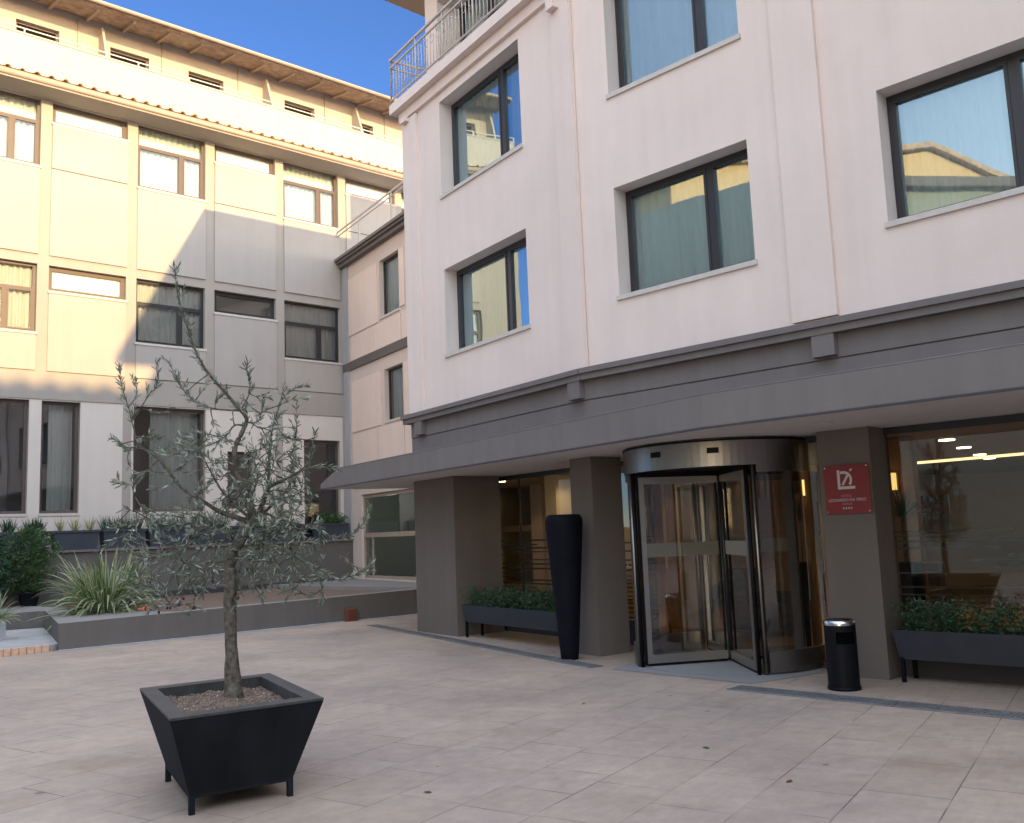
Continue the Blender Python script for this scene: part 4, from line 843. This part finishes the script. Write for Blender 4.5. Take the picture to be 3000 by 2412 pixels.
# ------------------------------------------------------------------ olive planter and tree
PC = (-1.975, 6.405)
def olive_planter():
    B = thing('olive_planter', 'large dark square tapering planter on short legs holding the olive tree', 'planter', (*PC, 0))
    fu, fv = R(33), R(118.5); U = (math.cos(fu), math.sin(fu)); V = (math.cos(fv), math.sin(fv))
    Q = lambda a, b, z: (PC[0] + U[0] * a + V[0] * b, PC[1] + U[1] * a + V[1] * b, z)
    ring = lambda a, b, z: [Q(a, -b, z), Q(a, b, z), Q(-a, b, z), Q(-a, -b, z)]
    a1, b1, a0, b0 = .465, .69, .315, .475
    m = MB().loft([ring(a0, b0, .10), ring(a1, b1, .595)], 0, False, False); m.poly(ring(a0, b0, .10)[::-1])
    part('box', m, M['pot'], B)
    w_ = .10; rm = MB().loft([ring(a1, b1, .597), ring(a1 + .002, b1 + .002, .612), ring(a1 - w_, b1 - w_ * 1.3, .612), ring(a1 - w_, b1 - w_ * 1.3, .50)], 0, False, False); part('rim', rm, M['pottop'], B)
    part('base_frame', MB().loft([ring(a0 + .004, b0 + .004, .095), ring(a0 + .008, b0 + .008, .125)], 0, False, False), M['pot'], B)
    for sa in (-1, 1):
        for sb in (-1, 1):
            c = Q(sa * (a0 - .012), sb * (b0 - .012), 0); part('leg', MB().box(Fr(c[0], c[1], 33), -.017, .017, -.017, .017, 0, .10), M['pot'], B)
    random.seed(5); s = MB(); n = 14; ia, ib = a1 - w_ - .005, b1 - w_ * 1.3 - .005
    hgt = lambda i, j: .545 + .018 * noise.noise((i * .5, j * .5, 1)) + .03 * math.exp(-((i - n / 2) ** 2 + (j - n / 2) ** 2) / 6)
    g = [[Q(-ia + 2 * ia * i / n, -ib + 2 * ib * j / n, hgt(i, j)) for j in range(n + 1)] for i in range(n + 1)]
    for i in range(n):
        for j in range(n): s.poly([g[i][j], g[i + 1][j], g[i + 1][j + 1], g[i][j + 1]], 0, True)
    part('soil', s, M['soil'], B)
    gv = MB()
    for _ in range(2600):
        a, b = random.uniform(-ia, ia), random.uniform(-ib, ib); z = hgt((a + ia) / 2 / ia * n, (b + ib) / 2 / ib * n); c = Vector(Q(a, b, z)); r = random.uniform(.004, .010)
        vs = [c + Vector((random.uniform(-1, 1), random.uniform(-1, 1), random.uniform(-.2, 1))) * r for _ in range(4)]
        mi = random.choice((0, 0, 1, 2)); gv.poly([vs[0], vs[1], vs[2]], mi).poly([vs[0], vs[2], vs[3]], mi).poly([vs[1], vs[3], vs[2]], mi).poly([vs[0], vs[3], vs[1]], mi)
    gravel = part('gravel', gv, [mat('gravel_tan', (.34, .22, .14)), mat('gravel_pale', (.50, .42, .33)), mat('gravel_dark', (.09, .055, .04))], B); gravel['kind'] = 'stuff'
olive_planter()

def olive_tree():
    random.seed(42); base = Vector((-1.99, 6.5, 0)); ang = R(17.02); ex = Vector((math.cos(ang), math.sin(ang), 0)); ey = Vector((-math.sin(ang), math.cos(ang), 0))
    T = thing('olive_tree', 'young olive tree with crooked trunk and sparse silvery crown growing in the dark planter', 'tree', base + Vector((0, 0, .56)))
    # main limbs: (side, height) with a depth run
    L = [([(0.03, .54), (0.02, .84), (0.01, 1.13), (.01, 1.37), (.02, 1.51), (.06, 1.59), (.12, 1.68), (.19, 1.76)], 0, 0, .052, .044),
     ([(.17, 1.73), (.15, 1.80), (.11, 1.95), (.06, 2.07), (.04, 2.24), (.08, 2.34), (.11, 2.41), (.12, 2.46), (.08, 2.52), (-.03, 2.65), (-.13, 2.77), (-.18, 2.85), (-.24, 2.99), (-.28, 3.12), (-.33, 3.29), (-.36, 3.51)], 0, -.1, .029, .0025),
     ([(.11, 2.41), (.04, 2.41), (-.03, 2.32), (-.16, 2.25), (-.31, 2.2), (-.42, 2.21)], -.02, -.25, .008, .002), ([(.12, 2.44), (.2, 2.45), (.23, 2.54), (.24, 2.66)], 0, .15, .007, .002),
     ([(.09, 2.52), (-.09, 2.54), (-.18, 2.58), (-.27, 2.64), (-.34, 2.75), (-.41, 2.91)], 0, .2, .007, .002), ([(.09, 2.54), (.14, 2.64), (.14, 2.74), (.1, 2.84)], 0, -.1, .005, .002),
     ([(.19, 1.76), (.25, 1.9), (.27, 2.04), (.29, 2.34), (.35, 2.56), (.39, 2.64), (.5, 2.73)], 0, .15, .016, .002), ([(.3, 2.31), (.4, 2.35), (.5, 2.35)], .1, .2, .004, .002),
     ([(.17, 1.73), (-.02, 1.80), (-.08, 1.83), (-.18, 1.9), (-.31, 1.99), (-.45, 2.18), (-.58, 2.26), (-.65, 2.26), (-.75, 2.33)], 0, -.1, .022, .0025), ([(-.58, 2.26), (-.62, 2.42), (-.65, 2.54), (-.7, 2.71), (-.71, 2.83)], -.08, -.02, .006, .002),
     ([(-.65, 2.54), (-.6, 2.64), (-.64, 2.77)], -.05, .05, .004, .002), ([(-.61, 2.45), (-.52, 2.61), (-.46, 2.69), (-.46, 2.85)], -.08, -.15, .005, .002),
     ([(.19, 1.76), (.25, 1.94), (.3, 1.99), (.39, 2.03), (.49, 2.09), (.54, 2.15), (.58, 2.34)], 0, -.2, .018, .002), ([(.49, 2.08), (.61, 2.11), (.73, 2.09)], -.17, -.2, .005, .002),
     ([(-.45, 2.18), (-.62, 2.02), (-.73, 2.03)], -.07, -.1, .004, .002), ([(.25, 1.80), (.34, 1.75), (.49, 1.71), (.59, 1.69), (.7, 1.61), (.82, 1.62), (.91, 1.7), (.95, 1.79)], -.02, -.15, .008, .002),
     ([(.7, 1.61), (.73, 1.53), (.78, 1.45), (.87, 1.39), (.93, 1.38), (.97, 1.45)], -.08, -.12, .004, .002), ([(.2, 1.70), (.34, 1.55), (.45, 1.48), (.55, 1.42), (.71, 1.33), (.81, 1.34), (.91, 1.38)], 0, -.25, .006, .002),
     ([(.19, 1.76), (.3, 1.86), (.42, 1.99), (.45, 2.2)], 0, .3, .016, .003), ([(.12, 1.67), (-.1, 1.70), (-.25, 1.75), (-.42, 1.72)], 0, .3, .014, .003), ([(.06, 1.59), (-.06, 1.62), (-.2, 1.55), (-.34, 1.42)], 0, -.2, .008, .002),
     ([(.19, 1.76), (.16, 1.9), (.2, 2.1), (.12, 2.3)], 0, .3, .012, .003), ([(.12, 1.67), (.2, 1.62), (.3, 1.5), (.36, 1.36)], 0, .25, .008, .002), ([(.17, 1.74), (.0, 1.9), (-.1, 2.05), (-.22, 2.3)], 0, -.3, .012, .003)]
    wood = MB(); nodes = []
    for pts, d0, d1, r0, r1 in L:
        n = len(pts); fine = []; rr = []
        P = [base + ex * a + ey * (d0 + (d1 - d0) * i / (n - 1)) + Vector((0, 0, h)) for i, (a, h) in enumerate(pts)]
        for i in range(n - 1):
            p_1 = P[max(0, i - 1)]; p0 = P[i]; p1 = P[i + 1]; p2 = P[min(n - 1, i + 2)]
            for k in range(4):
                t = k / 4; q = .5 * ((2 * p0) + (p1 - p_1) * t + (2 * p_1 - 5 * p0 + 4 * p1 - p2) * t * t + (3 * p0 - p_1 - 3 * p1 + p2) * t ** 3); fine.append(q); rr.append(r0 + (r1 - r0) * ((i + t) / (n - 1)) ** .8)
        fine.append(P[-1]); rr.append(r1)
        trunk = r0 > .05
        if trunk:
            rr = [x * 1.0 for x in rr]; rr = [x * .84 for x in rr]; rr[0] = .080; rr[1] = .066; rr[2] = .056; rr[3] = .051
        wood.tube(fine, rr, 12 if trunk else 6, 0, .10 if trunk else .05)
        for q, x in zip(fine, rr):
            if not trunk or q.z > 1.5: nodes.append(q)
        L_tips.append((fine, r0))
    # fill the crown: sample points, join each to the nearest wood, nearest first
    def inside(a, h, d):
        lobes = ((.28, 1.72, .36, .42, .34, 1.0), (.05, 1.66, .50, .34, .36, .8), (-.38, 1.66, .34, .30, .30, .6), (-.45, 2.25, .30, .28, .25, .32), (.30, 2.15, .30, .36, .30, .75), (.05, 2.05, .40, .40, .3, .45), (.32, 1.40, .42, .22, .3, .7), (-.15, 1.42, .45, .2, .3, .5), (-.38, 1.38, .32, .24, .28, .75), (-.5, 1.75, .28, .2, .25, .5), (-.2, 2.5, .35, .3, .2, .22), (.22, 2.5, .2, .25, .2, .5))
        return max([w_ for x, z, rx, rz, ry, w_ in lobes if ((a - x) / rx) ** 2 + ((h - z) / rz) ** 2 + (d / ry) ** 2 < 1] or [0])
    att = []
    while len(att) < 470:
        a, h, d = random.uniform(-.8, .75), random.uniform(1.18, 2.8), random.uniform(-.4, .4)
        if random.random() < inside(a, h, d): att.append(base + ex * a + ey * d + Vector((0, 0, h)))
    twigs = []; pend = [(min((q - n_).length for n_ in nodes), i) for i, q in enumerate(att)]; pend.sort()
    for _, i in pend:
        q = att[i]; nb = min(nodes, key=lambda n_: (q - n_).length); v = q - nb; n = max(2, int(v.length / .05)); path = [nb]
        bend = Vector((random.uniform(-.2, .2), random.uniform(-.2, .2), random.uniform(-.25, .1))) * v.length
        for k in range(1, n + 1): t = k / n; path.append(nb + v * t + bend * (t * (1 - t)) * 1.6)
        wood.tube(path, [.0035 * (1 - .6 * k / n) + .001 for k in range(n + 1)], 4); nodes += path[1:]; twigs.append(path)
    leaves = MB()
    def leafy(path, dens=1.0):
        seg = 0; step = .0175
        for a, b in zip(path, path[1:]):
            v = b - a; l_ = v.length; dr = v.normalized() if l_ > 1e-6 else Vector((0, 0, 1)); t = random.uniform(0, step)
            while t < l_:
                p = a + dr * t; o = dr.orthogonal().normalized(); q = random.uniform(0, 6.28)
                for sg in (1, -1):
                    if random.random() > dens: continue
                    sd = (o * math.cos(q) + dr.cross(o) * math.sin(q)) * sg; leaves.leaf(p, dr * .95 + sd * .62 + Vector((0, 0, random.uniform(-.25, .25))), random.uniform(.030, .068), random.uniform(.008, .014), 0 if random.random() < .72 else 1)
                t += step
    for path in twigs:
        tip = path[-1]; d = (tip - path[-2]).normalized(); ext = [tip]
        hang = random.choice((.12, .3, -.25, -.1))
        for k in range(random.randint(1, 4)): d = (d + Vector((random.uniform(-.2, .2), random.uniform(-.2, .2), hang))).normalized(); ext.append(ext[-1] + d * .035)
        wood.tube(ext, .0012, 3); leafy(path[len(path) // 2:] + ext[1:], .72)
    for fine, r0 in L_tips:
        if r0 < .02: leafy(fine[len(fine) // 4:], .95)
        elif r0 < .03: leafy(fine[len(fine) // 2:], .85)
        if r0 < .03:                      # side shoots along the long thin limbs
            for k in range(len(fine) // 3, len(fine) - 1, 3):
                d = (fine[k + 1] - fine[k]).normalized(); o = d.orthogonal().normalized(); q = random.uniform(0, 6.28); d2 = (d * .8 + (o * math.cos(q) + d.cross(o) * math.sin(q)) * .7 + Vector((0, 0, .3))).normalized(); s_ = [fine[k]]
                for _ in range(random.randint(1, 3)): s_.append(s_[-1] + d2 * .028); d2 = (d2 + Vector((0, 0, .12))).normalized()
                wood.tube(s_, .0013, 3); leafy(s_, .85)
    part('trunk', wood, M['bark'], T); part('crown', leaves, [M['leaf'], M['leaf2']], T)
    for a, h in ((-.28, 1.15), (-.36, 1.12), (-.31, 1.09), (-.42, 1.16), (-.10, 1.13), (-.12, 1.10), (-.14, 1.17), (-.45, 1.02), (-.22, .99), (-.12, 1.06), (.0, 1.14), (-.05, 1.3)):
        d = random.uniform(-.25, .05); c = base + ex * a + ey * d + Vector((0, 0, h)); up = min(nodes, key=lambda n_: (c - n_).length); nodes.remove(up); c = up + Vector((random.uniform(-.008, .008), random.uniform(-.008, .008), -.028))
        o = MB().lathe(c, [(.0005, c.z - .011), (.007, c.z - .007), (.009, c.z), (.007, c.z + .008), (.0005, c.z + .011)], 10, 0, False); m_ = (c + up) / 2; o.tube([c + Vector((0, 0, .01)), m_, up], .001, 3, 1)
        part('olive_fruit', o, [M['olive'], M['bark']], T)
L_tips = []
olive_tree()

# ------------------------------------------------------------------ the other sides of the courtyard (behind and left of the camera)
def blank_windows(m, fr, u0, u1, rows, pitch, w_, o=.01):
    u = u0
    while u + w_ < u1:
        for z0, z1 in rows: m.box(fr, u, u + w_, -.1, o, z0, z1)
        u += pitch
FS = Fr(*FL.p(15, 45, 0)[:2], 41.8 + 180)
B = thing('tiled_roof_building', 'long building with scalloped tile eave closing the courtyard behind the viewer', 'building', FS.p(25, 0, 0))
part('wall', MB().box(FS, -6, 60, -8, 0, 0, 14.6), M['cream'], B)
t = MB().box(FS, -6, 60, -.3, .35, 14.62, 15.06); u = -6
while u < 60: t.loft([[FS.p(u + .16 * math.cos(q), o, 15.06 + .12 * math.sin(q)) for q in [math.pi * j / 8 for j in range(9)]] for o in (.4, -1.0)], 0, True); u += .62
part('roof_tiles', t, M['tile'], B)
ws = MB(); blank_windows(ws, FS, 2, 56, ((2.5, 4.6), (6, 8), (9.5, 11.5)), 3.0, 1.2); part('shutters', ws, M['brown'], B)
FQ = Fr(-17.6, -31.5, 83)
B = thing('grey_side_building', 'plain pale grey building with cornice closing the courtyard to the left of the viewer', 'building', FQ.p(14, 0, 0))
part('wall', MB().box(FQ, 0, 34, -7, 0, 0, 11.4), M['greyw'], B); part('cornice', MB().box(FQ, -.1, 34.1, -.3, .3, 11.402, 11.7), M['taupe'], B)
for k in range(9): part('window', MB().box(FQ, 1.5 + 3.4 * k, 2.7 + 3.4 * k, -.2, .01, 6.2, 8.0), M['dark'], B)
FW = Fr(-11.6, 2.6, 132); FW = Fr(-21.0, 13.0, -48)
B = thing('west_wing', 'shaded grey-green wing with cornice on the left side of the courtyard', 'building', FW.p(7, 0, 0))
part('wall', MB().box(FW, 0, 14, -3, 0, 0, 10.9), M['greyw'], B); part('cornice', MB().box(FW, -.1, 14.1, -.3, .25, 10.9, 11.0).box(FW, -.1, 14.1, -.3, .4, 11.002, 11.25), M['greyw'], B)
for z0, z1 in ((3, 4.8), (6.2, 7.9), (8.7, 10.2)):
    for k in range(5): part('window', MB().box(FW, 1.2 + 2.6 * k, 2.3 + 2.6 * k, -.2, .01, z0, z1), M['dark'], B)
FG = Fr(-27, -14, 75)
B = thing('ochre_gable_house', 'tall ochre gabled house with chimneys rising behind the left wing', 'house', FG.p(6, 0, 0))
gm = MB().loft([[FG.p(u, o, z) for u, z in ((0, 0), (22, 0), (22, 15.3), (9, 17.0), (0, 14.4))] for o in (0, -8)]); part('wall', gm, M['ochre'], B)
rfm = MB().loft([[FG.p(u, o, z) for u, z in ((-.4, 14.32), (9, 17.1), (22.4, 15.2), (22.4, 15.42), (9, 17.35), (-.4, 14.55))] for o in (.3, -8)]); part('roof', rfm, M['tile'], B)
for u, z in ((16.5, 17.3), (17.4, 17.1), (20.4, 16.7)): part('chimney', MB().box(FG, u, u + .5, -1.6, -1.1, 11.8, z).box(FG, u - .06, u + .56, -1.66, -1.04, z + .01, z + .12), M['brick'], B)
